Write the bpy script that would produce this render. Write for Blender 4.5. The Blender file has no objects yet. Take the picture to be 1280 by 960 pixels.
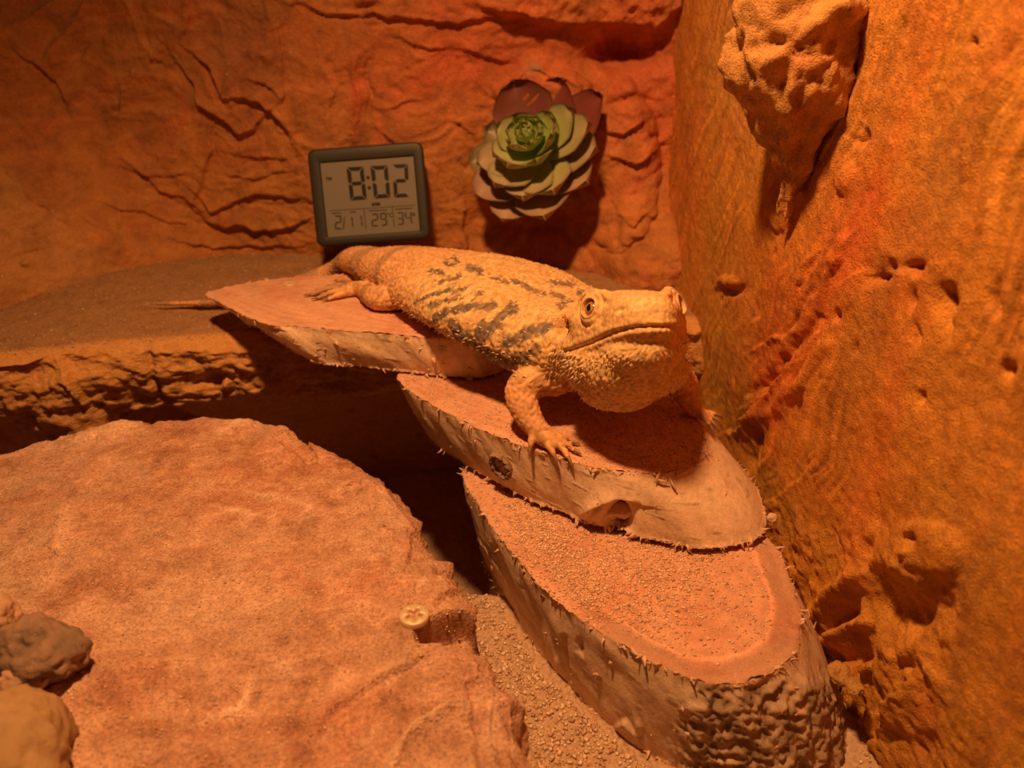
import bpy, bmesh, math
import numpy as np
from mathutils import Vector, Matrix

# ---------------------------------------------------------------- camera, world, lamp, exposure
# All modelling below is written in centimetres with the lens at (0, 0, 0);
# put() turns that into metres with the lowest ground of the vivarium at z = 0.
FPX, PITCH = 962.0, math.radians(27.0)
ZO = 30.0
CP, SP = math.cos(PITCH), math.sin(PITCH)
SC = bpy.context.scene
COL = SC.collection

def M3(p): return Vector((p[0]*.01, p[1]*.01, (p[2]+ZO)*.01))

cam_d = bpy.data.cameras.new('camera'); cam = bpy.data.objects.new('camera', cam_d); COL.objects.link(cam)
cam.location = M3((0, 0, 0)); cam.rotation_euler = (math.pi/2-PITCH, 0, 0)
cam_d.sensor_width = 36.0; cam_d.lens = FPX/1280.0*36.0
cam_d.clip_start = 0.005; cam_d.clip_end = 20
cam_d.dof.use_dof = True; cam_d.dof.focus_distance = 0.29; cam_d.dof.aperture_fstop = 12.5
SC.camera = cam

world = bpy.data.worlds.new('world'); SC.world = world; world.use_nodes = True
bg = world.node_tree.nodes['Background']; bg.inputs[0].default_value = (1.0, .42, .16, 1); bg.inputs[1].default_value = 0.007

LAMP = (-6.0, 17.0, 27.0)
ld = bpy.data.lights.new('basking_lamp_offscreen', 'SPOT'); lamp = bpy.data.objects.new('basking_lamp_offscreen', ld); COL.objects.link(lamp)
lamp.location = M3(LAMP); ld.color = (1.0, .47, .17); ld.energy = 10.8; ld.shadow_soft_size = .018
ld.spot_size = math.radians(122); ld.spot_blend = 1.0
lamp.rotation_euler = (Vector((2, 24, -18))-Vector(LAMP)).to_track_quat('-Z', 'Y').to_euler()

vs = SC.view_settings
vs.view_transform = 'Standard'; vs.look = 'None'; vs.gamma = 1; vs.use_curve_mapping = False; vs.exposure = 0.0

# ---------------------------------------------------------------- helpers
rng = np.random.default_rng(7)

def px_at(u, v, d):
    a = (u-640)/FPX; b = (480-v)/FPX
    return np.array((d*a, d*(CP+b*SP), d*(-SP+b*CP)))
def px_z(u, v, z):
    b = (480-v)/FPX
    return px_at(u, v, z/(-SP+b*CP))
def px_y(u, v, y):
    b = (480-v)/FPX
    return px_at(u, v, y/(CP+b*SP))
def proj(P):
    P = np.asarray(P, float)
    d = P[..., 1]*CP-P[..., 2]*SP
    b = (P[..., 1]*SP+P[..., 2]*CP)/d
    return 640+FPX*P[..., 0]/d, 480-FPX*b, d

def _hash(ix, iy, iz, seed):
    h = (ix.astype(np.int64)*374761393+iy.astype(np.int64)*668265263+iz.astype(np.int64)*2147483647+seed*974711) & 0xffffffff
    h = ((h ^ (h >> 13))*1274126177) & 0xffffffff
    h = ((h ^ (h >> 15))*2246822519) & 0xffffffff
    return (h ^ (h >> 16)) & 0xffffffff
_G = rng.normal(size=(256, 3)); _G /= np.linalg.norm(_G, axis=1)[:, None]

def noise(P, seed=0):
    P = np.asarray(P, float); i = np.floor(P).astype(np.int64); f = P-i
    w = f*f*f*(f*(f*6-15)+10)
    out = 0
    for dx in (0, 1):
        wx = w[:, 0] if dx else 1-w[:, 0]
        for dy in (0, 1):
            wy = w[:, 1] if dy else 1-w[:, 1]
            for dz in (0, 1):
                wz = w[:, 2] if dz else 1-w[:, 2]
                g = _G[_hash(i[:, 0]+dx, i[:, 1]+dy, i[:, 2]+dz, seed) & 255]
                out = out+wx*wy*wz*(g[:, 0]*(f[:, 0]-dx)+g[:, 1]*(f[:, 1]-dy)+g[:, 2]*(f[:, 2]-dz))
    return out*1.5
def fbm(P, octv=4, seed=0, gain=.5):
    s = 0; a = 1.; P = np.asarray(P, float)
    for k in range(octv):
        s = s+a*noise(P*2.03**k+17.3*k, seed+k); a *= gain
    return s
def ridged(P, octv=4, seed=0, gain=.5):
    s = 0; a = 1.
    for k in range(octv):
        s = s+a*(1-2*np.abs(noise(np.asarray(P)*2.07**k+9.1*k, seed+k))); a *= gain
    return s
def worley(P, seed=0):
    P = np.asarray(P, float); i = np.floor(P).astype(np.int64)
    f1 = np.full(len(P), 9.); f2 = f1.copy(); cid = np.zeros(len(P), np.int64)
    for dx in (-1, 0, 1):
        for dy in (-1, 0, 1):
            for dz in (-1, 0, 1):
                c = i+np.array((dx, dy, dz)); h = _hash(c[:, 0], c[:, 1], c[:, 2], seed)
                q = c+np.stack([(h & 1023)/1023., ((h >> 10) & 1023)/1023., ((h >> 20) & 1023)/1023.], 1)
                d = np.linalg.norm(q-P, axis=1)
                m = d < f1
                f2 = np.where(m, f1, np.minimum(f2, d)); cid = np.where(m, h, cid); f1 = np.where(m, d, f1)
    return f1, f2, cid
def sstep(a, b, x):
    t = np.clip((x-a)/(b-a), 0, 1); return t*t*(3-2*t)
def poly_dist(U, V, pts):
    """distance, signed side (+ = right of travel on screen, y down) and 0..1 position along a polyline"""
    best = np.full(U.shape, 1e9); sd = np.zeros(U.shape); tt = np.zeros(U.shape)
    n = len(pts)-1
    for k in range(n):
        ax, ay = pts[k][:2]; bx, by = pts[k+1][:2]
        ex, ey = bx-ax, by-ay; L = ex*ex+ey*ey+1e-9
        t = np.clip(((U-ax)*ex+(V-ay)*ey)/L, 0, 1)
        dx = U-ax-t*ex; dy = V-ay-t*ey; d = np.hypot(dx, dy)
        s = np.sign(ex*dy-ey*dx); m = d < best
        best = np.where(m, d, best); sd = np.where(m, s*d, sd); tt = np.where(m, (k+t)/n, tt)
    return best, sd, tt
def inside(P, poly):
    x, y = P[:, 0], P[:, 1]; r_ = np.zeros(len(P), bool); n = len(poly)
    for k in range(n):
        (x0, y0), (x1, y1) = poly[k][:2], poly[(k+1) % n][:2]
        if y0 == y1: continue
        r_ ^= ((y0 > y) != (y1 > y)) & (x < (x1-x0)*(y-y0)/(y1-y0)+x0)
    return r_
def crom(pts, n, closed=True):
    P = np.asarray(pts, float); m = len(P)
    T = np.linspace(0, m if closed else m-1, n, endpoint=not closed)
    out = []
    for t in T:
        i = int(math.floor(t)); f = t-i
        if not closed and i >= m-1: i, f = m-2, 1.0
        g = (lambda k: P[k % m]) if closed else (lambda k: P[min(max(k, 0), m-1)])
        p0, p1, p2, p3 = g(i-1), g(i), g(i+1), g(i+2)
        out.append(.5*((2*p1)+(-p0+p2)*f+(2*p0-5*p1+4*p2-p3)*f*f+(-p0+3*p1-3*p2+p3)*f**3))
    return np.array(out)

def mesh_of(name, V, F, smooth=True, attrs=None, origin=(0, 0, 0)):
    V = (np.asarray(V, float)-np.asarray(origin, float))*.01
    me = bpy.data.meshes.new(name)
    if isinstance(F, np.ndarray):
        k = F.shape[1]; nf = len(F)
        me.vertices.add(len(V)); me.vertices.foreach_set('co', V.ravel())
        me.loops.add(nf*k); me.loops.foreach_set('vertex_index', F.astype(np.int32).ravel())
        me.polygons.add(nf); me.polygons.foreach_set('loop_start', np.arange(nf, dtype=np.int32)*k)
        me.polygons.foreach_set('loop_total', np.full(nf, k, np.int32))
        me.update(calc_edges=True)
    else:
        me.from_pydata(V.tolist(), [], [list(map(int, f)) for f in F]); me.update()
    me.validate()
    if smooth: me.polygons.foreach_set('use_smooth', np.ones(len(me.polygons), bool))
    for nm, A in (attrs or {}).items():
        A = np.asarray(A, float)
        if A.ndim == 2:
            at = me.attributes.new(nm, 'FLOAT_COLOR', 'POINT')
            at.data.foreach_set('color', np.concatenate([A, np.ones((len(A), 1))], 1).astype(np.float32).ravel())
        else:
            at = me.attributes.new(nm, 'FLOAT', 'POINT'); at.data.foreach_set('value', A.astype(np.float32))
    return me
def put(name, V, F, mat, parent=None, origin=(0, 0, 0), smooth=True, attrs=None, **props):
    """one mesh object; a part shares its parent's origin"""
    o = bpy.data.objects.new(name, mesh_of(name, V, F, smooth, attrs, origin))
    o.data.materials.append(mat); COL.objects.link(o)
    if parent is None: o.location = M3(origin)
    else: o.parent = parent
    for k, v in props.items(): o[k] = v
    return o
def thing(name, origin, label, category, group=None):
    o = bpy.data.objects.new(name, None); COL.objects.link(o); o.location = M3(origin)
    o.empty_display_size = .01; o['label'] = label; o['category'] = category
    if group: o['group'] = group
    return o
def grid_faces(n, m, wrap=False):
    """n rows x m columns -> quads; wrap joins the last column to the first"""
    i, j = np.meshgrid(np.arange(n-1), np.arange(m if wrap else m-1), indexing='ij')
    j2 = (j+1) % m
    return np.stack([i*m+j, i*m+j2, (i+1)*m+j2, (i+1)*m+j], -1).reshape(-1, 4)
def vnormals(V, F):
    n = np.zeros_like(V)
    for k in range(F.shape[1]):
        a = V[F[:, k-1]]; b = V[F[:, k]]; c = V[F[:, (k+1) % F.shape[1]]]
        fn = np.cross(b-a, c-b); np.add.at(n, F[:, k], fn)
    return n/(np.linalg.norm(n, axis=1)[:, None]+1e-12)
def scatter(V, F, count, smin, smax, seed, keep=None, flat=.8, lift=.25):
    """little faceted grains lying on a quad surface (cm): V, F, per-vertex shade"""
    r = np.random.default_rng(seed)
    a, b, c, d = (V[F[:, k]] for k in range(4))
    area = np.linalg.norm(np.cross(c-a, d-b), axis=1)
    cen = (a+b+c+d)/4
    if keep is not None: area = area*keep(cen)
    idx = r.choice(len(F), count, p=area/area.sum())
    s, t = r.random((2, count, 1))
    P = (a[idx]*(1-s)+b[idx]*s)*(1-t)+(d[idx]*(1-s)+c[idx]*s)*t
    N = np.cross(c[idx]-a[idx], d[idx]-b[idx]); N /= np.linalg.norm(N, axis=1)[:, None]+1e-12
    N = np.where(N[:, 2:3] < 0, -N, N)
    size = smin+(smax-smin)*r.random(count)**2.2
    base = np.array([(1, 0, 0), (0, 1, 0), (-1, 0, 0), (0, -1, 0), (0, 0, 1), (0, 0, -1)], float)
    fc = np.array([(0, 1, 4), (1, 2, 4), (2, 3, 4), (3, 0, 4), (1, 0, 5), (2, 1, 5), (3, 2, 5), (0, 3, 5)])
    an = r.random(count)*6.28
    B = base[None]*(1+.7*(r.random((count, 6, 1))-.5))*np.stack([np.ones(count), .7+.4*r.random(count), flat*(.7+.5*r.random(count))], 1)[:, None, :]
    ca, sa = np.cos(an)[:, None], np.sin(an)[:, None]
    Q = np.stack([B[..., 0]*ca-B[..., 1]*sa, B[..., 0]*sa+B[..., 1]*ca, B[..., 2]], -1)
    Q += (r.random((count, 6, 3))-.5)*.35
    W = P[:, None]+Q*size[:, None, None]+N[:, None]*(size*lift)[:, None, None]
    FF = (fc[None]+6*np.arange(count)[:, None, None]).reshape(-1, 3)
    return W.reshape(-1, 3), FF, np.repeat(r.random(count), 6)

# ---------------------------------------------------------------- materials
def nd(t, kind, **kw):
    n = t.nodes.new(kind)
    for k, v in kw.items(): setattr(n, k, v)
    return n
def ramp(t, stops):
    r = nd(t, 'ShaderNodeValToRGB'); e = r.color_ramp.elements
    while len(e) < len(stops): e.new(.5)
    for q, (p, c) in zip(e, stops): q.position = p; q.color = tuple(c)+(1,) if len(c) == 3 else c
    return r
def material(name, cols, scale=120, detail=6, rough=.85, bumps=(), attr=None, attr_mix=1.0, spec=.25,
             speckle=None, stretch=(1, 1, 1), sss=0, shade=None, grain=None):
    """procedural material: a noise ramp, optionally tinted by the vertex pigment `attr`,
    optional speckles (scale, threshold, colour) and a chain of bumps (kind, scale, strength, distance in m)"""
    m = bpy.data.materials.new(name); m.use_nodes = True; t = m.node_tree; L = t.links
    b = t.nodes['Principled BSDF']; b.inputs['Roughness'].default_value = rough
    b.inputs['Specular IOR Level'].default_value = spec
    tc = nd(t, 'ShaderNodeTexCoord'); mp = nd(t, 'ShaderNodeMapping'); mp.inputs['Scale'].default_value = stretch
    L.new(tc.outputs['Object'], mp.inputs[0]); co = mp.outputs[0]
    nz = nd(t, 'ShaderNodeTexNoise'); nz.inputs['Scale'].default_value = scale; nz.inputs['Detail'].default_value = detail
    nz.inputs['Roughness'].default_value = .62; L.new(co, nz.inputs['Vector'])
    n = len(cols)
    rp = ramp(t, [(.3+.4*k/max(n-1, 1), c) for k, c in enumerate(cols)]); L.new(nz.outputs['Fac'], rp.inputs[0])
    out = rp.outputs[0]
    def mix(kind, fac, a, bb):
        x = nd(t, 'ShaderNodeMix', data_type='RGBA', blend_type=kind)
        if isinstance(fac, (int, float)): x.inputs[0].default_value = fac
        else: L.new(fac, x.inputs[0])
        for s, w in ((6, a), (7, bb)):
            if isinstance(w, tuple): x.inputs[s].default_value = w if len(w) == 4 else w+(1,)
            else: L.new(w, x.inputs[s])
        return x.outputs[2]
    if attr:
        at = nd(t, 'ShaderNodeAttribute', attribute_name=attr)
        out = mix('MULTIPLY', attr_mix, out, at.outputs['Color'])
    if shade:
        at = nd(t, 'ShaderNodeAttribute', attribute_name=shade[0])
        r2 = ramp(t, shade[1]); L.new(at.outputs['Fac'], r2.inputs[0])
        out = mix('MULTIPLY', 1.0, out, r2.outputs[0])
    if grain:
        gz_ = nd(t, 'ShaderNodeTexNoise'); gz_.inputs['Scale'].default_value = grain[0]; gz_.inputs['Detail'].default_value = 4; gz_.inputs['Roughness'].default_value = .75
        L.new(tc.outputs['Object'], gz_.inputs['Vector'])
        r4 = ramp(t, [(.34, (grain[1],)*3), (.66, (grain[2],)*3)]); L.new(gz_.outputs['Fac'], r4.inputs[0])
        out = mix('MULTIPLY', 1.0, out, r4.outputs[0])
    for sc_, th, c_ in (speckle or ()):
        vz = nd(t, 'ShaderNodeTexNoise'); vz.inputs['Scale'].default_value = sc_; vz.inputs['Detail'].default_value = 3
        L.new(tc.outputs['Object'], vz.inputs['Vector'])
        r3 = ramp(t, [(th, (0, 0, 0)), (th+.05, (1, 1, 1))]); L.new(vz.outputs['Fac'], r3.inputs[0])
        out = mix('MIX', r3.outputs[0], out, tuple(c_))
    L.new(out, b.inputs['Base Color'])
    prev = None
    for kind, sc_, st, dist in bumps:
        if kind == 'voronoi':
            x = nd(t, 'ShaderNodeTexVoronoi'); x.inputs['Randomness'].default_value = .75; h = x.outputs['Distance']
        else:
            x = nd(t, 'ShaderNodeTexNoise'); x.inputs['Detail'].default_value = 5; h = x.outputs['Fac']
        x.inputs['Scale'].default_value = sc_; L.new(co, x.inputs['Vector'])
        bp = nd(t, 'ShaderNodeBump', invert=(kind == 'voronoi')); bp.inputs['Strength'].default_value = st; bp.inputs['Distance'].default_value = dist
        L.new(h, bp.inputs['Height'])
        if prev: L.new(prev, bp.inputs['Normal'])
        prev = bp.outputs[0]
    if prev: L.new(prev, b.inputs['Normal'])
    if sss:
        b.inputs['Subsurface Weight'].default_value = sss; b.inputs['Subsurface Radius'].default_value = (.004, .002, .001); b.inputs['Subsurface Scale'].default_value = .5
    return m
def plain(name, col, rough=.5, spec=.4, metal=0):
    m = bpy.data.materials.new(name); m.use_nodes = True; t = m.node_tree; b = t.nodes['Principled BSDF']
    nz = nd(t, 'ShaderNodeTexNoise'); nz.inputs['Scale'].default_value = 400
    r = ramp(t, [(.3, tuple(c*.88 for c in col)), (.7, tuple(min(1, c*1.1) for c in col))])
    t.links.new(nz.outputs['Fac'], r.inputs[0]); t.links.new(r.outputs[0], b.inputs['Base Color'])
    b.inputs['Roughness'].default_value = rough; b.inputs['Specular IOR Level'].default_value = spec; b.inputs['Metallic'].default_value = metal
    return m
# ---------------------------------------------------------------- the setting: sculpted walls, ledge, floor
MAT_WALL = material('painted_plaster', [(.78, .72, .66), (1, 1, 1), (1.1, 1.06, 1.0)], 90, 8, .8, attr='pigment',
                    bumps=[('noise', 260, .7, .0018), ('noise', 1300, .6, .0006)], spec=.3, grain=(700, .84, 1.16),
                    speckle=[(420, .735, (.75, .62, .5))])
MAT_WALLR = material('brushed_plaster', [(.8, .72, .66), (1, 1, 1), (1.12, 1.08, 1.0)], 110, 8, .85, attr='pigment',
                     bumps=[('noise', 420, .6, .0012), ('noise', 1700, 1.0, .0007)], spec=.25, grain=(1100, .76, 1.22),
                     speckle=[(300, .76, (.7, .55, .42))])

def lay(U, V, feats):
    """relief (cm) from a list of features given at their picture positions"""
    D = np.zeros(U.shape)
    for f in feats:
        k = f[0]
        if k == 'flap':      # a plaster flap: raised on one side of the line, sharp on the other
            _, pts, h, w = f
            d, s, t = poly_dist(U, V, pts)
            s2 = s*np.sign(h)
            e = np.sin(np.pi*np.clip(t, .02, .98))**.35
            D += abs(h)*e*np.where(s2 > 0, np.exp(-s2/w)*sstep(0, 3.0, s2), -.25*np.exp(s2/5.0)*sstep(0, 1.5, -s2))
        elif k == 'groove':
            _, pts, h, w = f
            d, s, t = poly_dist(U, V, pts); D -= h*np.exp(-(d/w)**2)*np.sin(np.pi*np.clip(t, .05, .95))**.3
        elif k == 'ridge':
            _, pts, h, w = f
            d, s, t = poly_dist(U, V, pts); D += h*np.exp(-(d/w)**2)*np.sin(np.pi*np.clip(t, .08, .92))**.4
        elif k == 'blob':
            _, (u0, v0, ru, rv), h, p = f
            q = np.hypot((U-u0)/ru, (V-v0)/rv); D += h*np.clip(1-q**p, 0, 1)**.6
        elif k == 'bump':
            _, (u0, v0, ru, rv), h = f
            D += h*np.exp(-((U-u0)/ru)**2-((V-v0)/rv)**2)
    return D

# --- back wall, height field in y over (x, z)
nx, nz_ = 540, 350
X, Z = np.meshgrid(np.linspace(-35, 14, nx), np.linspace(-30, 5, nz_))
X, Z = X.ravel(), Z.ravel()
Y = 49.4-.05*np.clip(-24-X, 0, 99)**2-.9*sstep(2, 11, X)
Y -= 9.0*sstep(-19.5, -33, X+.75*(Z+13))*sstep(-3, -15, Z)            # the sloping mound at the left foot of the wall
Y -= 5.0*sstep(1.5, 7.5, X)*sstep(-9.5, -14.8, Z)          # the wall foot swells out behind the lizard
U, V, _ = proj(np.stack([X, Y, Z], 1))
P0 = np.stack([X, Y, Z], 1)
Uw = U+7*fbm(P0*.5, 3, 60); Vw = V+7*fbm(P0*.5, 3, 63)
BACK = [
 ('flap', [(158, -10), (180, 47), (196, 70), (200, 98)], .35, 16), ('flap', [(232, -10), (236, 25), (218, 52)], .3, 14),
 ('flap', [(215, 72), (237, 108), (248, 136), (273, 154), (298, 169), (323, 165), (343, 143)], -.42, 26),
 ('flap', [(294, 127), (323, 133), (345, 147), (363, 172)], -.45, 20),
 ('flap', [(246, 246), (264, 266), (287, 259), (302, 246), (323, 250), (359, 244), (385, 248)], -.38, 14),
 ('flap', [(251, 268), (280, 284), (316, 289), (352, 287), (380, 277)], -.5, 17),
 ('flap', [(-30, 160), (30, 206), (79, 248), (111, 277), (165, 312)], 1.0, 70), ('ridge', [(60, 232), (100, 262), (135, 285)], .35, 7),
 ('flap', [(144, 140), (147, 104), (169, 83), (196, 94)], .3, 26), ('flap', [(100, 78), (108, 56), (120, 53)], .25, 12),
 ('flap', [(104, -10), (86, 29), (64, 60)], -.4, 16), ('flap', [(269, 154), (264, 201), (246, 246)], .3, 30),
 ('flap', [(345, 169), (363, 190), (378, 218)], .3, 18), ('flap', [(285, 95), (300, 122), (330, 118)], .3, 12),
 ('flap', [(345, 20), (358, 80), (360, 140)], .25, 16), ('flap', [(235, 66), (262, 84), (282, 120)], -.35, 12),
 ('flap', [(310, 105), (335, 108), (350, 122)], -.3, 9), ('flap', [(186, 50), (190, 75), (205, 82)], -.3, 8),
 ('flap', [(478, 137), (505, 133), (522, 128)], -.2, 10), ('flap', [(556, 154), (572, 156), (593, 170)], -.22, 10),
 ('flap', [(572, 60), (603, 74), (640, 77)], -.25, 12), ('groove', [(462, 78), (464, 117), (458, 150)], .22, 4),
 ('ridge', [(447, 70), (446, 120), (445, 172)], .2, 4), ('flap', [(470, 165), (485, 172), (497, 176)], -.2, 8),
 ('groove', [(570, 200), (582, 212), (592, 208)], .2, 3), ('flap', [(170, 318), (182, 330), (190, 345)], .3, 10),
 ('flap', [(0, 110), (40, 150), (70, 205)], .3, 16), ('flap', [(20, 60), (60, 90), (85, 130)], -.3, 18), ('flap', [(10, 30), (40, 20), (70, -5)], .3, 14),
 ('flap', [(110, 165), (140, 178), (165, 170)], .2, 10), ('flap', [(140, 210), (185, 222), (240, 215)], -.2, 12), ('flap', [(120, 250), (170, 268), (235, 285)], -.25, 10),
 ('flap', [(210, 300), (270, 312), (380, 306)], -.3, 9), ('bump', (42, 328, 7, 5), .35), ('groove', [(34, 322), (44, 318), (56, 318)], .25, 3), ('flap', [(150, 200), (200, 235), (250, 262)], -.25, 14), ('flap', [(280, 190), (330, 200), (370, 196)], -.2, 10), ('flap', [(275, 215), (320, 224), (365, 214)], -.2, 9), ('flap', [(400, 60), (420, 110), (412, 160)], .25, 12), ('flap', [(500, 50), (540, 66), (560, 58)], -.25, 12), ('flap', [(520, 195), (545, 215), (560, 250)], .25, 14),
 # the ledge along the top of the wall and its dents
 ('flap', [(372, 10), (430, 22), (520, 28), (600, 24), (660, 30)], -.35, 34),
 ('bump', (455, 12, 22, 9), -.5), 
 # rock masses round the succulent
 ('blob', (680, 118, 62, 34), .9, 3), ('blob', (772, 205, 52, 112), 1.0, 3), ('blob', (655, 335, 85, 46), 1.0, 3),
 ('flap', [(716, 95), (724, 130), (722, 165)], .5, 10), ('flap', [(640, 104), (660, 90), (700, 94), (715, 108)], -.35, 10),
 ('bump', (668, 282, 62, 26), -1.3), ('flap', [(583, 268), (588, 300), (580, 330)], .5, 10), ('groove', [(760, 130), (795, 118), (820, 128)], .4, 6),
 ('flap', [(745, 160), (775, 165), (800, 150), (815, 170)], -.4, 9), ('flap', [(765, 190), (790, 198), (812, 190)], -.5, 10), ('flap', [(770, 265), (790, 275), (805, 262)], -.3, 9),
 ('groove', [(742, 210), (765, 260), (780, 330)], .35, 6),
 ('bump', (780, 66, 46, 22), -2.2), ('groove', [(735, 70), (765, 85), (800, 100)], .4, 6),
]
D = 1.2*lay(Uw, Vw, BACK)
# the overhanging ledge in the corner
dl, sl, tl = poly_dist(Uw, Vw, [(560, 2), (640, 24), (700, 38), (760, 36), (815, 40), (850, 12), (875, -40)])
D += 1.15*sstep(-2, 9, -sl)*sstep(560, 650, Uw)*(1+.25*fbm(P0*1.1, 4, 5))
wp = P0+1.6*np.stack([fbm(P0*.22, 2, 20), 0*X, fbm(P0*.22, 2, 24)], 1)
D += .5*fbm(P0*.13, 3, 31)+.17*(ridged(wp*np.array((.26, .3, .34)), 2, 40)-.6)*.6+.075*fbm(wp*np.array((.9, 1, 1.5)), 4, 44)+.05*ridged(wp*np.array((.7, 1, 2.2)), 2, 49)*np.clip(.4+fbm(P0*.3, 2, 50), 0, 1)
q = ridged(wp*np.array((.55, .5, .8)), 2, 47)
D += .12*np.clip(q-.9, 0, 1)
rough = sstep(730, 800, U)
D += rough*(.22*fbm(P0*.8, 4, 70)+.05*ridged(P0*1.6, 3, 72))
Y = Y-D
PB = np.stack([X, Y, Z], 1); FB = grid_faces(nz_, nx)
# pigments of the plaster: ochre, terracotta red, brown
n1 = fbm(P0*.12, 3, 80); n2 = fbm(wp*.35, 4, 83); n3 = fbm(wp*np.array((.8, 1, .5)), 3, 86)
ochre = np.array((.47, .205, .062)); red = np.array((.56, .145, .06)); brown = np.array((.25, .105, .05)); sandc = np.array((.48, .235, .08))
wr = np.clip(.10+.75*np.exp(-((U-610)/170)**2-((V-70)/95)**2)+.45*sstep(720, 800, U)*sstep(330, 100, V)+.55*np.clip(n2-.1, 0, 1)+.2*n1, 0, 1)
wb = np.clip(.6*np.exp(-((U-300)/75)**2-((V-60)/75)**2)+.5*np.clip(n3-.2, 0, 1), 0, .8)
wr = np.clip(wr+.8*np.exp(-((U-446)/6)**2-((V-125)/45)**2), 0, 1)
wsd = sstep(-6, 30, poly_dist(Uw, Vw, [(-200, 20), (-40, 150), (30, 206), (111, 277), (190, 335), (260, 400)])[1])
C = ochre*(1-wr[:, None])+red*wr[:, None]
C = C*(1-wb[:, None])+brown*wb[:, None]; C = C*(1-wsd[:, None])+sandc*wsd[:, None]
cob = np.array((.30, .27, .22)); wc = (.55*np.exp(-((U-668)/10)**2-((V-84)/7)**2)+.4*np.exp(-((U-780)/7)**2-((V-168)/7)**2))[:, None]
C = C*(1-wc)+cob*wc
C *= (1+.22*fbm(wp*np.array((.5, 1, 1.3)), 4, 90))[:, None]
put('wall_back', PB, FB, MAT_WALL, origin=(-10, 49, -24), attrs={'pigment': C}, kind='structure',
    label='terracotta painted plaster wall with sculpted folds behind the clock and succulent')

# --- right wall, height field in x over (y, z)
ny, nz2 = 520, 400
Yr, Zr = np.meshgrid(np.linspace(5, 51, ny), np.linspace(-30, 4, nz2)); Yr, Zr = Yr.ravel(), Zr.ravel()
Xr = 9.7+.085*(46-Yr)+.9*sstep(46, 51, Yr)*0
Xr = Xr+.5*sstep(-16, -25, Zr)
PR0 = np.stack([Xr, Yr, Zr], 1); U, V, _ = proj(PR0)
Uw = U+6*fbm(PR0*.6, 3, 160); Vw = V+6*fbm(PR0*.6, 3, 163)
RIGHT = [
 ('blob', (980, 60, 64, 120), .7, 2), ('blob', (978, 265, 15, 26), .35, 2), ('blob', (1062, 222, 13, 26), .3, 2),
 ('bump', (1190, 372, 11, 14), -.8), ('bump', (1186, 396, 6, 16), -.5), ('bump', (1246, 378, 6, 12), -.5), ('bump', (1262, 462, 8, 8), -.5),
 ('bump', (1105, 347, 9, 8), -.7), ('bump', (1118, 338, 6, 8), -.6), ('bump', (1148, 336, 12, 7), -.5), ('bump', (1052, 396, 5, 6), -.45),
 ('flap', [(1060, 352), (1090, 338), (1140, 336), (1165, 330)], .22, 14), ('bump', (1158, 500, 4, 9), -.3), ('bump', (1145, 375, 4, 14), -.35), ('bump', (1150, 420, 4, 12), -.3),
 ('blob', (908, 352, 13, 10), .45, 2), ('bump', (916, 364, 11, 6), -.4), ('bump', (1219, 54, 4, 5), -.3), ('groove', [(1085, 168), (1078, 180), (1072, 176)], .3, 5),
 ('flap', [(1075, 300), (1058, 325), (1050, 340)], .4, 9), ('flap', [(1027, 318), (1016, 342), (1008, 360)], .4, 8), ('flap', [(928, 436), (940, 412), (952, 396)], .35, 9),
 ('flap', [(935, 508), (965, 486), (988, 468), (1010, 440), (1030, 412)], .6, 12), ('groove', [(942, 490), (960, 480), (985, 466)], .45, 5),
 ('flap', [(940, 442), (965, 420), (990, 415)], .4, 9), ('groove', [(965, 470), (995, 435), (1030, 395)], .3, 5),
 ('flap', [(895, 545), (925, 535), (950, 505)], .5, 10), ('ridge', [(940, 528), (975, 510), (1010, 478), (1040, 430)], .4, 9),
 ('bump', (945, 545, 8, 14), -.7), ('bump', (938, 575, 9, 20), -.6), ('flap', [(955, 630), (985, 610), (1010, 585)], .25, 8),
 ('ridge', [(1060, 300), (1020, 370), (985, 440)], .25, 8), ('groove', [(1045, 330), (1010, 390), (985, 420)], .25, 4),
 # broken rock at the foot of the wall
 ('blob', (1160, 690, 62, 42), .35, 3), ('bump', (1145, 762, 40, 36), -.9), ('bump', (1108, 745, 16, 30), -.5),
 ('ridge', [(1018, 768), (1045, 742), (1075, 718)], .7, 10), ('groove', [(1030, 790), (1058, 770), (1078, 740)], .5, 6),
 ('ridge', [(1022, 810), (1050, 790), (1085, 775)], .6, 9), ('bump', (1050, 822, 26, 14), -.9), ('bump', (1140, 830, 9, 10), -.5),
 ('blob', (1050, 845, 16, 18), .6, 2), ('blob', (1085, 835, 14, 10), .5, 2), ('flap', [(1090, 960), (1110, 910), (1130, 870), (1150, 850)], .7, 20),
 ('bump', (1110, 905, 7, 26), -.5), ('groove', [(1085, 700), (1095, 660), (1100, 620)], .25, 5), ('bump', (1152, 674, 8, 6), -.45), ('bump', (1150, 690, 6, 4), .3),
 ('bump', (900, 100, 10, 60), -.15),
]
D = .75*lay(Uw, Vw, RIGHT)
k = sstep(6, 42, Yr+.25*Zr)
ac = Yr+.62*k*Zr+.6*fbm(PR0*.25, 2, 170); al = Zr-.62*k*Yr
st = np.stack([ac*2.6, al*.10, 0*ac], 1); st2 = np.stack([ac*7, al*.22, 0*ac+3], 1)
patch = np.clip(.5+.9*fbm(PR0*.2, 2, 175), .1, 1)
D += patch*sstep(36, 22, Yr)*(.15*ridged(st, 2, 180)+.07*fbm(st2, 2, 183))+.28*fbm(PR0*.14, 2, 186)+.035*fbm(PR0*3.0, 3, 189)+.05*fbm(PR0*.8, 3, 194)
f1, f2, cid = worley(np.stack([ac*1.1, al*.5, 0*ac], 1), 4)
D -= .22*((cid >> 4) % 9 == 0)*np.exp(-(f1/.13)**2)                    # little pits left by the brush
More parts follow.
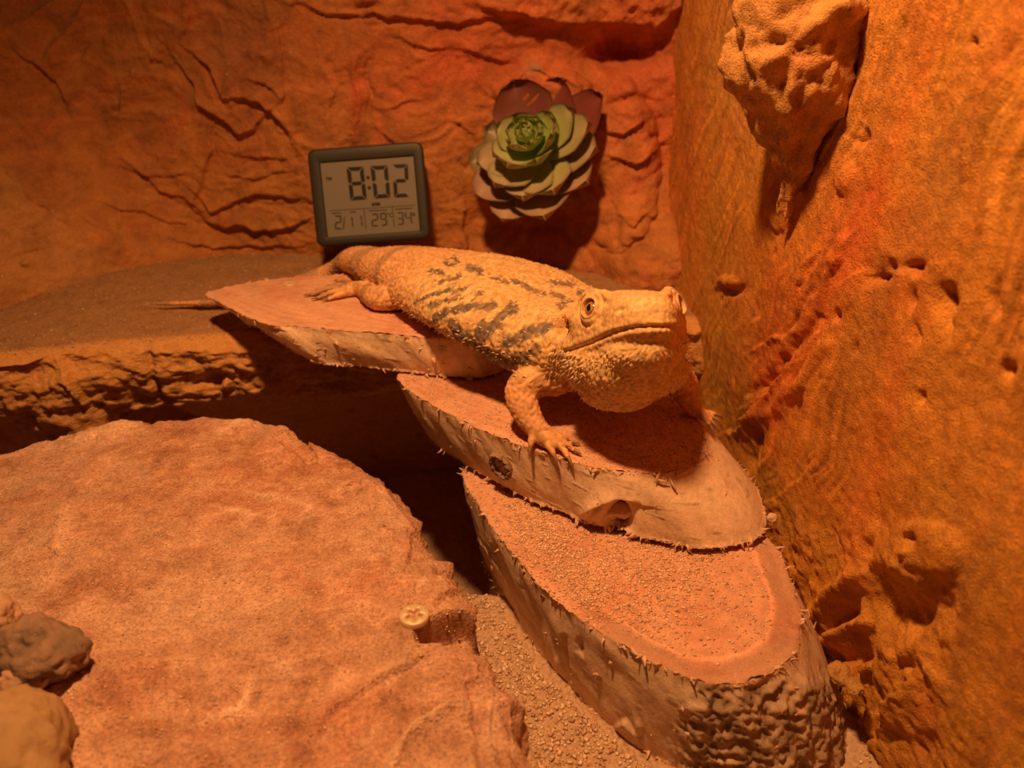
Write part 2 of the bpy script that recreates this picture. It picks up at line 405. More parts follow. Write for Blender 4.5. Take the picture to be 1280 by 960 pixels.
f1, f2, cid = worley(np.stack([ac*2.4, al*.8, 0*ac+5], 1), 14)
D -= .13*((cid >> 4) % 4 == 0)*np.exp(-(f1/.2)**2)*np.clip(patch*1.3, 0, 1)*sstep(30, 24, Yr)
low = sstep(640, 720, V+.25*(1130-U))*sstep(1235, 1150, U)
D += low*(.32*fbm(PR0*.55, 4, 191)+.10*ridged(PR0*1.2, 3, 193))
Xr = Xr-D
# make room for the wooden slices leaning against the wall foot
PR = np.stack([Xr, Yr, Zr], 1); FR = grid_faces(nz2, ny)[:, ::-1]
oc = np.array((.66, .285, .05)); rd = np.array((.70, .19, .045)); ol = np.array((.50, .27, .05)); dk = np.array((.42, .18, .05)); lt = np.array((.66, .40, .17))
dg, _, _ = poly_dist(U, V, [(1090, 250), (1050, 340), (985, 400), (960, 480)])
wr = np.clip(.75*np.exp(-(dg/55)**2)+.5*np.exp(-((U-855)/26)**2-((V-190)/120)**2)+.55*np.clip(fbm(np.stack([ac*.5, al*.06, 0*ac], 1), 3, 200), 0, 1)+.7*np.exp(-((U-1165)/14)**2-((V-905)/80)**2), 0, 1)
wo = np.clip(.65*np.exp(-((U-890)/55)**2-((V-470)/140)**2)+.6*np.clip(fbm(PR0*.3, 4, 204), 0, 1)+.3*sstep(600, 760, V), 0, .9)
wd = np.clip(.5*np.clip(fbm(st*.4, 3, 207), 0, 1), 0, .6)
wl = np.clip(np.exp(-((U-975)/70)**2-((V-60)/110)**2), 0, .7)
C = oc*(1-wr[:, None])+rd*wr[:, None]; C = C*(1-wo[:, None])+ol*wo[:, None]; C = C*(1-wd[:, None])+dk*wd[:, None]; C = C*(1-wl[:, None])+lt*wl[:, None]
stk = fbm(np.stack([ac*3.2, al*.09, 0*ac], 1), 3, 211); C = C*(1+.48*np.clip(stk, -.8, .8)*patch)[:, None]
wall_r = put('wall_right', PR, FR, MAT_WALLR, origin=(11, 28, -24), attrs={'pigment': C}, kind='structure',
             label='ochre orange plaster wall with brush streaks and pits')

# rock outcrop standing out of the right wall (a part of it)
def blob_mesh(n=96, m=64):
    th = np.linspace(0, np.pi, m); ph = np.linspace(0, 2*np.pi, n, endpoint=False)
    T, Ph = np.meshgrid(th, ph, indexing='ij')
    d = np.stack([np.sin(T)*np.cos(Ph), np.sin(T)*np.sin(Ph), np.cos(T)], -1).reshape(-1, 3)
    return d, grid_faces(m, n, True)[:, ::-1]
dirs, fb = blob_mesh(130, 96)
def rockify(dirs, c, r, seed, amp=.25, fr=.8, flat=0.0, worl=.0):
    P = dirs*np.array(r)
    n = fbm(P*fr/np.mean(r)*2+seed, 5, seed)
    s = 1+amp*n
    if worl:
        f1, f2, _ = worley(P*2.2/np.mean(r)+seed, seed); s = s+worl*(f2-f1-.35)
    return P*s[:, None]+np.array(c)
oc_c = np.array((10.0, 29.3, -1.9))
P = rockify(dirs, (0, 0, 0), (2.2, 2.6, 3.4), 11, .18, .8)
low_ = np.clip(-P[:, 2]-.1, 0, 9)
P[:, 1] *= 1-.80*sstep(0, 3.2, low_); P[:, 0] = P[:, 0]*(1-.62*sstep(0, 2.6, low_))+.5*sstep(0, 3, low_); P[:, 2] -= .62*low_
P += dirs*(.50*(ridged(P*.36, 4, 15)-.9)+.12*fbm(P*1.7, 4, 18))[:, None]
hole = np.exp(-(np.linalg.norm(P-np.array((-1.3, -.5, 2.6)), axis=1)/.4)**2); P -= dirs*hole[:, None]*.7
P += oc_c
u_, v_, _ = proj(P)
cc = np.array((.60, .31, .10))*(1+.18*fbm(P*1.2, 3, 3))[:, None]
rr = np.exp(-((u_-1005)/28)**2-((v_-70)/30)**2)[:, None]*.5
cc = cc*(1-rr)+np.array((.62, .22, .08))*rr
put('rock_outcrop', P, fb, MAT_WALLR, parent=wall_r, origin=(11, 28, -24), attrs={'pigment': cc}, label='pale jagged rock outcrop with a small hole')
for (u0, v0, dd, rad, sd) in ((1050, 842, 26.2, .36, 3), (1068, 858, 25.5, .28, 4)):
    c = px_at(u0, v0, dd); d2, f2_ = blob_mesh(28, 18)
    P = rockify(d2, c, (rad*1.1, rad*1.5, rad*.7), sd, .22, worl=.3)
    put('rock_chip', P, f2_, MAT_WALLR, parent=wall_r, origin=(11, 28, -24), attrs={'pigment': np.tile((.5, .27, .08), (len(P), 1))})

# --- left wall, ceiling and floor of the vivarium (outside the picture, they close the box)
MAT_DARK = material('stained_panel', [(.16, .085, .045), (.24, .13, .07)], 60, 5, .7, bumps=[('noise', 200, .3, .001)])
def slab_box(name, lo, hi, mat, **kw):
    v = [(x, y, z) for x in (lo[0], hi[0]) for y in (lo[1], hi[1]) for z in (lo[2], hi[2])]
    f = [(0, 1, 3, 2), (4, 6, 7, 5), (0, 4, 5, 1), (2, 3, 7, 6), (0, 2, 6, 4), (1, 5, 7, 3)]
    return put(name, v, f, mat, origin=((lo[0]+hi[0])/2, (lo[1]+hi[1])/2, lo[2]), smooth=False, **kw)
slab_box('wall_left', (-37, 4, -30), (-35.2, 52, 33), MAT_DARK, kind='structure')
slab_box('ceiling', (-37, 4, 31), (16, 52, 33), MAT_DARK, kind='structure')
MAT_FLOOR = material('gravel_ground', [(.42, .27, .17), (.62, .42, .28), (.50, .32, .2)], 500, 6, .95, bumps=[('voronoi', 420, .9, .002)])
nX, nY = 260, 240
gx, gy = np.meshgrid(np.linspace(-36, 15, nX), np.linspace(4, 51, nY)); gx, gy = gx.ravel(), gy.ravel()
PG = np.stack([gx, gy, 0*gx], 1)
gz = -23.2+.35*fbm(PG*.35, 3, 300)+.08*fbm(PG*1.6, 3, 303)
pit = sstep(.6, -1.2, gx-.45*np.clip(27-gy, 0, 20)*-1+0*gy)*0+sstep(25.7, 26.3, gy+.8*np.clip(-gx-2, 0, 4))*sstep(.4, -1.4, gx); gz -= 6.4*pit
PG[:, 2] = gz; FG = grid_faces(nY, nX)
put('floor', PG, FG, MAT_FLOOR, origin=(0, 28, -30), kind='structure')

# --- rear ledge: sand-covered top, layered rock face, undercut
MAT_LEDGE = material('ledge_rock', grain=(800, .8, 1.2), cols=[(.50, .24, .08), (.62, .32, .11), (.46, .22, .08)], scale=130, detail=8, rough=.9, stretch=(.6, .6, 1.6),
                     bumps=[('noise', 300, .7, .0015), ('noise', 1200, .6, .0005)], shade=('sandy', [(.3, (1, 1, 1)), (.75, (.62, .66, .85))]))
edge = crom([(-36, 33.2), (-29, 33.8), (-25, 34.3), (-21.4, 35.4), (-16.2, 36.4), (-11, 37.2), (-4, 38), (4, 38.6), (12, 39)], 360, False)
prof = [(-13.5, -15.55), (-11, -15.6), (-8, -15.7), (-5, -15.8), (-2.5, -15.9), (-.9, -16.0), (-.25, -16.15), (0, -16.55), (.1, -17.2), (.05, -18.0), (-.05, -19.0), (-.5, -19.8), (-2.0, -20.3), (-4, -20.6), (-6, -21.5), (-7, -24), (-7, -30.5)]
pr = crom([(a, b) for a, b in prof], 190, False)
tan = np.gradient(edge, axis=0); tan /= np.linalg.norm(tan, axis=1)[:, None]; nrm = np.stack([tan[:, 1], -tan[:, 0]], 1)  # towards the camera
PL = np.zeros((190, 360, 3))
PL[..., 0] = edge[None, :, 0]+nrm[None, :, 0]*np.where(pr[:, None, 0] < -3, pr[:, None, 0]*.12-2.64, pr[:, None, 0])*0
PL[..., 1] = edge[None, :, 1]-pr[:, None, 0]
PL[..., 2] = pr[:, None, 1]
PL = PL.reshape(-1, 3)
U, V, _ = proj(PL)
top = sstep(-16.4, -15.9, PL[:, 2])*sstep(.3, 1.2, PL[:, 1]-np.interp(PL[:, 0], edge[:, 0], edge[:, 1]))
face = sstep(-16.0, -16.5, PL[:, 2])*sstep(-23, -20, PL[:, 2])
dsp = .5*fbm(PL*np.array((.3, .3, .5)), 4, 310)+.17*ridged(PL*np.array((.28, .28, .8))+np.array((0, 0, 1))*(.35*noise(PL*.4, 9))[:, None], 3, 313)+.14*fbm(PL*2.2, 4, 316)
dsp += lay(U, V, [('flap', [(72, 440), (100, 470), (120, 500)], .6, 14), ('flap', [(0, 456), (40, 452), (72, 440), (90, 428)], -.9, 14),
                  ('groove', [(185, 430), (195, 470), (205, 498)], .5, 5), ('bump', (265, 476, 14, 9), -.6), ('bump', (283, 478, 5, 6), .6)])
PL[:, 1] -= face*(dsp+.1)
PL[:, 2] += top*(.12*fbm(PL*.5, 3, 320)+.03*fbm(PL*3, 2, 322))+(1-top)*face*0
rise = sstep(-19, -26, PL[:, 0])*sstep(38, 46, PL[:, 1]); PL[:, 2] += .6*rise*top
FL = grid_faces(190, 360)
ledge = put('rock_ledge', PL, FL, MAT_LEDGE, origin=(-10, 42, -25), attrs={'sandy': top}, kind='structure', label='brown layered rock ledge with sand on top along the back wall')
# the boulder that carries the ledge at the left
P = rockify(dirs, (-23.5, 36.3, -19.7), (2.1, 2.0, 3.3), 23, .16, .8)
P += dirs*(.16*(ridged(P*.6, 3, 25)-.8))[:, None]
put('ledge_boulder', P, fb, MAT_LEDGE, parent=ledge, origin=(-10, 42, -25), attrs={'sandy': np.zeros(len(P))})
P = rockify(dirs[::1], (-28.5, 36.4, -18.4), (3.6, 2.4, 2.1), 29, .2, .9)
put('ledge_boulder', P, fb, MAT_LEDGE, parent=ledge, origin=(-10, 42, -25), attrs={'sandy': np.zeros(len(P))})

GR = [(0, (.50, .30, .18)), (.35, (.78, .54, .36)), (.7, (.92, .74, .56)), (1, (.55, .30, .16))]
MAT_GRAIN = material('gravel_grains', [(.9, .9, .9), (1, 1, 1)], 300, 2, .85, shade=('tone', GR), bumps=[('noise', 2500, .4, .0002)])
GS = [(0, (.52, .31, .20)), (.5, (.80, .52, .35)), (.9, (.95, .74, .55)), (1, (.42, .24, .14))]
MAT_SAND = material('sand_grains', [(.9, .9, .9), (1, 1, 1)], 300, 2, .85, shade=('tone', GS))
GD = [(0, (.30, .19, .12)), (.6, (.46, .31, .21)), (.93, (.56, .42, .30)), (1, (.85, .7, .55))]
MAT_DSAND = material('brown_sand_grains', [(.9, .9, .9), (1, 1, 1)], 300, 2, .8, shade=('tone', GD))
# ---------------------------------------------------------------- birch slices
MAT_FACE = material('sawn_birch', [(.54, .28, .18), (.68, .38, .25), (.60, .33, .215)], 160, 8, .88, attr='tint',
                    bumps=[('noise', 900, .5, .0006), ('noise', 3000, .4, .0002)], spec=.2, grain=(1500, .82, 1.18))
MAT_BARK = material('birch_bark', [(.62, .44, .29), (.80, .58, .40), (.70, .50, .34)], 120, 8, .75, attr='tint',
                    bumps=[('noise', 350, .3, .0006), ('noise', 1400, .4, .0003)], spec=.3, grain=(600, .86, 1.12))
MAT_FLAKE = material('bark_flakes', [(.62, .38, .24), (.86, .6, .42)], 300, 4, .8, spec=.25)
MAT_KNOT = material('bark_knot', [(.08, .045, .025), (.26, .16, .10), (.5, .33, .2)], 500, 6, .85, bumps=[('noise', 700, .8, .001)])

def slice_thing(pts, ztop, zbot, shift, seed, label, sand=0, ring=False, feats=None, flare=(0, 0, 0), rough_px=None, flakes=500, flake_keep=None, tints=None, midf=.12, skew=0.0):
    M = 480
    O = crom(pts, M)
    c0 = O.mean(0)
    org = (c0[0]+shift[0]*.5, c0[1]+shift[1]*.5, zbot)
    root = thing('birch_slice', org, label, 'wood slice', 'birch slices stacked as steps')
    # sawn face
    K = 56
    rad = (np.linspace(0, 1, K)**.8)
    O3 = np.concatenate([O, np.full((M, 1), ztop)], 1)
    jag = .06*fbm(np.stack([O[:, 0]*2.5, O[:, 1]*2.5, 0*O[:, 0]], 1), 3, seed)
    nO = np.gradient(O, axis=0); nO = np.stack([nO[:, 1], -nO[:, 0]], 1); nO /= np.linalg.norm(nO, axis=1)[:, None]
    if np.sum(nO*(O-c0)) < 0: nO = -nO
    Oj = O+nO*jag[:, None]
    PF = np.zeros((K, M, 3)); PF[..., :2] = c0+(Oj-c0)[None]*rad[:, None, None]; PF[..., 2] = ztop
    R = np.repeat(rad, M)
    PF = PF.reshape(-1, 3)
    PF[:, 2] += .035*fbm(PF*.6, 3, seed+3)+.018*fbm(PF*3.5, 3, seed+5)-.10*sstep(.985, 1.0, R)*(.5+fbm(PF*2, 2, seed+4))
    # growth rings are nested copies of the outline: thickness measured in cm from the edge
    edge_cm = (1-R)*np.repeat(np.linalg.norm(O-c0, axis=1)[None], K, 0).ravel()
    tint = np.ones((len(PF), 3))*(1+.06*np.sin(edge_cm*9+fbm(PF*.7, 2, seed+8)*2))[:, None]
    if ring:
        u_, v_, _ = proj(PF)
        band = np.clip(np.exp(-((edge_cm-.95)/.10)**2), 0, 1)
        side_ = sstep(700, 860, u_+.6*(v_-700)); inner = sstep(1.0, .85, edge_cm)*side_
        PF[:, 2] -= .06*sstep(.95, .7, edge_cm)*sstep(0, .3, edge_cm)*side_
        tint = tint*(1-.24*inner)[:, None]+(np.array((.30, .27, .22))*(band*sstep(720, 900, u_+.6*(v_-700)))[:, None])
    streak = fbm(np.stack([PF[:, 0]*.7+PF[:, 1]*.7, (PF[:, 0]-PF[:, 1])*.15, 0*R], 1), 3, seed+12)
    tint *= (1+.12*streak)[:, None]*np.array((1, 1, 1))
    blot = np.clip(fbm(PF*.45, 4, seed+14)-.05, 0, 1)[:, None]; tint *= 1-blot*np.array((.10, .28, .34))
    FF = grid_faces(K, M, True)
    face = put('sawn_face', PF, FF, MAT_FACE, root, org, attrs={'tint': tint})
    # bark: the same outline swept down the slanting log
    H = 62
    hh = np.linspace(0, 1, H)
    sx = (O[:, 0]-c0[0])/np.ptp(O[:, 0])*2
    out = nO*np.clip((nO@np.array((flare[0], flare[1])))[:, None], 0, 9)*flare[2]
    PBk = np.zeros((H, M, 3))
    for k, h in enumerate(hh):
        PBk[k, :, :2] = (Oj if k == 0 else O+nO*jag[:, None]*math.exp(-h*14))+np.array(shift)*h*(1-skew*np.clip(sx, -1, 1))[:, None]+out*h
        PBk[k, :, 2] = ztop-.05+(zbot-ztop+.05)*h
    arc = np.concatenate([[0], np.cumsum(np.linalg.norm(np.diff(O, axis=0), axis=1))])
    A = np.tile(arc, H); Hh = np.repeat(hh, M)*(ztop-zbot)
    PBk = PBk.reshape(-1, 3); N3 = np.concatenate([np.tile(nO, (H, 1)), np.zeros((H*M, 1))], 1)
    bulge = .12*np.sin(np.pi*np.clip(Hh/(ztop-zbot), 0, 1))
    q = np.stack([A*.5, Hh*.5, 0*A+seed], 1)
    d = bulge+.12*fbm(q, 2, seed+20)+.018*fbm(q*np.array((5, 2.2, 1)), 3, seed+22)
    # lenticels: short dashes across the log
    le = noise(np.stack([A*1.1+Hh*.5, Hh*5.5-A*.9, 0*A+seed], 1), seed+24); len_ = sstep(.42, .62, le)
    d += .025*len_
    tint = np.ones((len(PBk), 3))*(1+.16*fbm(q*np.array((2, 1.2, 1)), 4, seed+26))[:, None]
    tint *= 1-.30*len_[:, None]
    crackn = sstep(.55, .7, noise(np.stack([A*4.0-Hh*.6, Hh*1.1, 0*A], 1), seed+28)); tint *= 1-.16*crackn[:, None]; d -= .01*crackn
    U, V, _ = proj(PBk)
    if rough_px is not None:
        w = rough_px(U, V)
        f1, f2, cid = worley(np.stack([A*2.4+.7*noise(q*3, 5), Hh*3.6+.7*noise(q*3, 6), 0*A], 1), seed+30)
        d += w*(.10*np.clip(f2-f1, 0, .5)+.24*(ridged(q*np.array((2.4, 4.4, 1))+.6*np.stack([noise(q*2.5, 2), noise(q*2.5, 3), 0*A], 1), 4, seed+32)-.7)*.6-.05)
        tint *= 1-(w*(.25+.4*sstep(.1, .75, .6*fbm(q*np.array((3, 4, 1)), 4, seed+37)+.45)))[:, None]*np.array((.9, .95, 1))
        rg = ridged(q*np.array((3.4, 5.5, 1))+.5*np.stack([noise(q*4, 12), noise(q*4, 13), 0*A], 1), 3, seed+39)
        d += w*.09*rg
    if feats: d += lay(U, V, feats)
    if tints:
        for (u0, v0, ru, rv, c_) in tints:
            g = np.exp(-((U-u0)/ru)**2-((V-v0)/rv)**2)[:, None]; tint = tint*(1-g)+np.array(c_)*g
    lowrag = sstep(.93, 1.0, Hh/(ztop-zbot)); toprag = sstep(.06, 0, Hh/(ztop-zbot))
    d += lowrag*.14*np.abs(fbm(np.stack([A*3.5, 0*A, 0*A+seed], 1), 3, seed+35))
    tint = tint*(1-.25*toprag[:, None]*np.array((.2, .5, .6)))
    PBk += N3*(d-(np.tile(d[:M], H)*np.clip(1-Hh/.25, 0, 1)))[:, None]
    FBk = grid_faces(H, M, True)
    bark = put('bark', PBk, FBk[:, ::-1], MAT_BARK, root, org, attrs={'tint': tint})
    bot = PBk[-M:]
    Pb = np.concatenate([bot, bot.mean(0)[None]]); put('underside', Pb, [(k, (k+1) % M, M) for k in range(M)], MAT_FACE, root, org, attrs={'tint': np.ones((M+1, 3))})
    # frayed fibres along both rims and curls of paper bark
    r = np.random.default_rng(seed+50); VV, FFk = [], []
    for j in range(flakes):
        lower = r.random() < .7; i = r.integers(M)
        row = (H-1-int(3*r.random())) if lower else int(2*r.random())
        if r.random() < midf: row = r.integers(3, H-3)
        p = PBk.reshape(H, M, 3)[row, i]
        if flake_keep is not None:
            uu_, vv_, _ = proj(p)
            if r.random() > flake_keep(uu_, vv_): continue
        n = np.array((nO[i, 0], nO[i, 1], 0)); tg = np.array((-n[1], n[0], 0)); up = np.array((0, 0, 1.))
        big = r.random()**3
        mid = 3 <= row < H-4
        L_ = .05+.30*big; w_ = .02+.13*big*r.random()
        dr = n*(.15+.5*r.random())+tg*(r.random()-.5)*2.2+up*((r.random()-.5)*1.2-(.25 if lower else -.1))
        if mid: dr = n*.12+tg*(r.random()-.5)*2+up*(r.random()-.5)*.8; w_mid = 1.6
        else: w_mid = 1.0
        dr /= np.linalg.norm(dr); w_ *= w_mid
        sd = np.cross(dr, n+.3*up+.1); sd /= np.linalg.norm(sd)+1e-9; cu = np.cross(sd, dr)
        b0 = len(VV); bend = (r.random()-.5)*1.2
        for t_ in (0, .5, 1):
            ctr = p-n*.03+dr*L_*t_+cu*L_*bend*t_*t_
            ww = w_*(1-.75*t_)
            VV += [ctr+sd*ww+cu*.008, ctr-sd*ww+cu*.008, ctr-sd*ww-cu*.008, ctr+sd*ww-cu*.008]
        for s_ in (0, 4):
            for e in range(4): FFk.append((b0+s_+e, b0+s_+(e+1) % 4, b0+s_+4+(e+1) % 4, b0+s_+4+e))
        FFk += [(b0+3, b0+2, b0+1, b0), (b0+8, b0+9, b0+10, b0+11)]
    put('bark_flakes', np.array(VV), np.array(FFk), MAT_FLAKE, root, org, smooth=False, kind='stuff')
    if sand:
        n_, smin, smax, keep, lab = sand
        W, Fw, tn = scatter(PF, FF, n_, smin, smax, seed+60, keep=keep)
        put('sand', W, Fw, MAT_SAND, origin=(c0[0], c0[1], ztop), smooth=False, attrs={'tone': tn}, kind='stuff', label=lab, category='sand')
    return root, bark, org, (PF, FF), (PBk, FBk, nO, M, H)

S1 = [(-15.9, 38.2), (-15.1, 36.9), (-11.8, 33.9), (-9.9, 33.5), (-5.7, 32.6), (-3.9, 32.2), (-1.9, 32.1), (-.6, 33.2), (-.3, 35), (-1.2, 37.6), (-3.5, 39.8), (-7, 41), (-10.6, 40.7), (-13.5, 40)]
s1 = slice_thing(S1, -14.0, -15.95, (1.5, -.15), 501, 'thin birch slice under the lizard with a smooth clean sawn face, uppermost of the three',
                 flakes=1100, midf=.5, skew=.9, flake_keep=lambda u, v: .95 if 300 < u < 500 else .4,
                 feats=[('flap', [(312, 395), (322, 412), (330, 418)], .3, 8), ('bump', (345, 408, 10, 5), -.3)])
S2 = [(-5.4, 32.3), (-3.8, 30.0), (-1.26, 27.5), (.6, 26.1), (2.6, 24.9), (4.2, 24.4), (5.7, 24.3), (7.4, 25.2), (7.9, 27.2), (7.6, 29.4), (6, 32), (2, 34), (-2, 34.3), (-4.4, 33.6)]
s2 = slice_thing(S2, -16.1, -18.7, (1.4, -.75), 533, 'birch slice with a round knot and torn bark under the front foot of the lizard',
                 sand=(6500, .018, .055, lambda c: np.ones(len(c)), 'thin layer of sand on the middle slice under the head of the lizard'), flare=(.95, -.3, 1.1), flakes=600,
                 feats=[('flap', [(735, 650), (745, 632), (770, 622), (800, 628)], -.35, 16), ('bump', (773, 648, 13, 15), -1.4), ('ridge', [(728, 655), (742, 636), (765, 622)], .22, 8),
                        ('groove', [(724, 655), (738, 640), (756, 625)], .2, 4)])
S3 = [(-2.2, 28.8), (-1.3, 26.0), (0, 23.2), (1.4, 20.8), (3.2, 18.9), (4.8, 17.6), (6.2, 17.0), (7.6, 17.2), (9.0, 18.1), (9.9, 19.9), (10.1, 21.6), (10.1, 23.8), (9, 27), (6, 29.5), (2, 30.5), (-.7, 30)]
s3 = slice_thing(S3, -19.0, -23.3, (1.1, -.75), 577, 'thick birch slice with cracked bark and a pale growth ring, lowest of the three',
                 sand=(12500, .018, .075, lambda c: (.25+np.clip(1.6-((c[:, 0]-4)**2/14+(c[:, 1]-24)**2/18), 0, 1))*(.06+.94*(c[:, 0]+.5*(c[:, 1]-20) < 4)*(c[:, 0] < 3.2)+inside(c, (lambda o: o.mean(0)+(o-o.mean(0))*.85)(crom(S3, 120)))), 'coarse sand strewn over the sawn face of the lowest slice'), ring=True, flare=(1, 0, .9), flakes=1500, midf=.10,
                 rough_px=lambda u, v: np.clip(sstep(835, 880, u+.25*(v-900))*sstep(845, 870, v+.1*(u-900)), 0, 1)+.5*sstep(640, 600, u)*sstep(660, 690, v),
                 feats=[('groove', [(694, 795), (697, 820)], .2, 3), ('groove', [(708, 795), (712, 850)], .25, 3), ('groove', [(726, 800), (728, 815)], .2, 3),
                        ('flap', [(770, 905), (785, 895), (795, 910)], .25, 9), ('flap', [(800, 890), (805, 905), (803, 920)], .25, 8)])
# knot on the middle slice
def on_mesh(P, u, v, n=1, guard=None):
    U, V, dd = proj(P); k = np.argmin(np.hypot(U-u, V-v)+dd*.8); return P[k], k
kp, ki = on_mesh(s2[4][0], 627, 583)
nO = s2[4][2]; nn = np.array((*nO[ki % s2[4][3]], 0.)); tg = np.array((-nn[1], nn[0], 0.)); 
rr_, aa_ = np.meshgrid(np.linspace(0, 1, 22), np.linspace(0, 2*np.pi, 56, endpoint=False), indexing='ij')
r_, a_ = rr_.ravel(), aa_.ravel()
wob = 1+.14*noise(np.stack([np.cos(a_)*2, np.sin(a_)*2, 0*a_], 1), 3)
hgt = .16*np.exp(-((r_-.8)/.14)**2)-.10*(r_ < .7)+.12*noise(np.stack([np.cos(a_)*r_*5, np.sin(a_)*r_*5, 0*a_], 1), 8)*(r_ < .9)+.09*np.cos(r_*19)*(r_ < .8)-.14*sstep(.9, 1, r_)
KP = kp+nn*(hgt+.04)[:, None]+(tg*(np.cos(a_)*.62*r_*wob)[:, None])+np.array((0, 0, 1))*(np.sin(a_)*.62*r_*wob)[:, None]+np.array((.2, -.05, 0))*(np.sin(a_)*-.5*r_)[:, None]
put('knot', KP, grid_faces(22, 56, True), MAT_KNOT, s2[1], s2[2], label='dark round knot')
# torn curl of bark above the hole on the middle slice
cp_, ci = on_mesh(s2[4][0], 770, 632)
nn = np.array((*nO[ci % s2[4][3]], 0.)); tg = np.array((-nn[1], nn[0], 0.)); tg = tg if tg[0] > 0 else -tg
uu, ww = np.meshgrid(np.linspace(-1, 1, 26), np.linspace(0, 1, 12), indexing='ij'); uu, ww = uu.ravel(), ww.ravel()
CU = cp_+tg*(uu*.95)[:, None]+np.array((0, 0, 1))*(.18*uu+.22-.75*ww**1.5*(1-.5*uu)-.12*np.abs(uu))[:, None]+nn*(.02+.42*np.sin(ww*2.6)*(1-.4*uu*uu)+.12*noise(np.stack([uu*3, ww*3, 0*uu], 1), 4)+.06*noise(np.stack([uu*9, ww*6, 0*uu], 1), 6))[:, None]
CU = np.concatenate([CU, CU-nn*.04-np.array((0, 0, .02))])
g_ = grid_faces(26, 12); put('bark_curl', CU, np.concatenate([g_, g_[:, ::-1]+26*12]), MAT_BARK, s2[1], s2[2], attrs={'tint': np.ones((len(CU), 3))}, label='torn curl of bark')
# tiny splinters of bark stuck on the middle slice
for u0, v0, u1, v1 in ((818, 600, 838, 604), (838, 598, 848, 614), (820, 604, 826, 592), (848, 596, 866, 588)):
    a_, _ = on_mesh(s2[4][0], u0, v0); b_, _ = on_mesh(s2[4][0], u1, v1); off = np.array((-.05, -.08, .07)); m_ = (a_+b_)/2+off*2.0
    pts = crom([a_+off, m_, b_+off*1.6], 9, False); tg_ = np.gradient(pts, axis=0); tg_ /= np.linalg.norm(tg_, axis=1)[:, None]
    sd_ = np.cross(tg_, (.2, -.7, .6)); sd_ /= np.linalg.norm(sd_, axis=1)[:, None]; u3 = np.cross(sd_, tg_); w3 = .05*np.sin(np.linspace(.35, 2.8, 9))[:, None]
    ring = np.stack([pts+sd_*w3, pts+u3*w3*.4, pts-sd_*w3, pts-u3*w3*.4], 1).reshape(-1, 3)
    put('bark_splinter', ring, grid_faces(9, 4, True), MAT_FLAKE, s2[1], s2[2])

# ---------------------------------------------------------------- loose sand on the ledge and gravel on the ground, kept clear of the wood
def rim(s, rows, margin):
    """outline of a slice's bark over some rows, pushed outwards by a margin"""
    PBk, _, nO, M_, H_ = s[4]; Q = PBk.reshape(H_, M_, 3)[rows]; c = Q[0, :, :2].mean(0); best = max(range(len(Q)), key=lambda k: 0)
    return (Q[best, :, :2]+nO*margin)[::6]
out1 = [rim(s1, [k], .35) for k in (31, 61)]; out3 = [rim(s3, [k], .36) for k in (53, 61)]
outside = lambda P, polys: ~np.any([inside(P, q) for q in polys], axis=0)
W, Fw, tn = scatter(PL, FL, 10000, .025, .075, 41, keep=lambda c: ((c[:, 2] > -16.1) & (c[:, 0] > -30) & (c[:, 0] < 9) & outside(c, out1) & (poly_dist(c[:, 0], c[:, 1], [(-20.8, 40.3), (-16, 40.4), (-13, 42.1), (-10.5, 42.7), (-8.8, 41.5)])[0] > np.interp(c[:, 0], [-21, -16, -12], [.25, .5, .95]))).astype(float))
put('sand', W, Fw, MAT_DSAND, origin=(-10, 42, -15.8), smooth=False, attrs={'tone': tn}, kind='stuff', label='fine brown sand spread over the ledge below the clock', category='sand')
W, Fw, tn = scatter(PG, FG, 20000, .03, .12, 42, keep=lambda c: ((c[:, 0] > -6) & (c[:, 0] < 12.5) & (c[:, 1] < 33) & (c[:, 1] > 9) & (c[:, 2] > -24) & outside(c, out3)).astype(float))
put('gravel', W, Fw, MAT_GRAIN, origin=(2, 20, -23.2), smooth=False, attrs={'tone': tn}, kind='stuff', label='loose tan gravel in the gap between stone slab and lowest wooden slice', category='gravel')
# ---------------------------------------------------------------- stone slab with its screw, pebbles
MAT_STONE = material('sandstone', [(.38, .21, .135), (.54, .32, .215), (.64, .41, .29), (.46, .265, .175)], 90, 10, .9, attr='tint',
                     bumps=[('noise', 220, .6, .0018), ('noise', 900, 1.0, .0011), ('noise', 2600, .6, .0003)], spec=.2, grain=(900, .66, 1.3),
                     speckle=[(900, .70, (.25, .13, .08)), (700, .72, (.76, .56, .42))])
ZS = -17.5
slab_px = [(-60, 585), (0, 563), (60, 544), (100, 534), (155, 525), (240, 523), (330, 524), (372, 541), (402, 559), (440, 575), (466, 594), (500, 635), (520, 665), (545, 700), (574, 738), (582, 757), (560, 790), (600, 828), (626, 858), (636, 885), (640, 925), (652, 985), (640, 1090), (400, 1200), (0, 1200), (-260, 1000), (-230, 700)]
SO = np.array([px_z(u, v, ZS)[:2] for u, v in slab_px])
M = 720; O = crom(SO, M); 
nO_ = np.gradient(O, axis=0); nO_ = np.stack([nO_[:, 1], -nO_[:, 0]], 1); nO_ /= np.linalg.norm(nO_, axis=1)[:, None]
c0 = np.array((-9.0, 20.5))
if np.sum(nO_*(O-c0)) < 0: nO_ = -nO_
O = O+nO_*(.10*fbm(np.stack([O[:, 0]*1.2, O[:, 1]*1.2, 0*O[:, 0]], 1), 4, 610))[:, None]
K = 175; rad = np.linspace(0, 1, K)**.85
PF = np.zeros((K, M, 3)); PF[..., :2] = c0+(O-c0)[None]*rad[:, None, None]; PF[..., 2] = ZS; PF = PF.reshape(-1, 3); R = np.repeat(rad, M)
edge_cm = (1-R)*np.tile(np.linalg.norm(O-c0, axis=1), K)
U, V, _ = proj(PF)
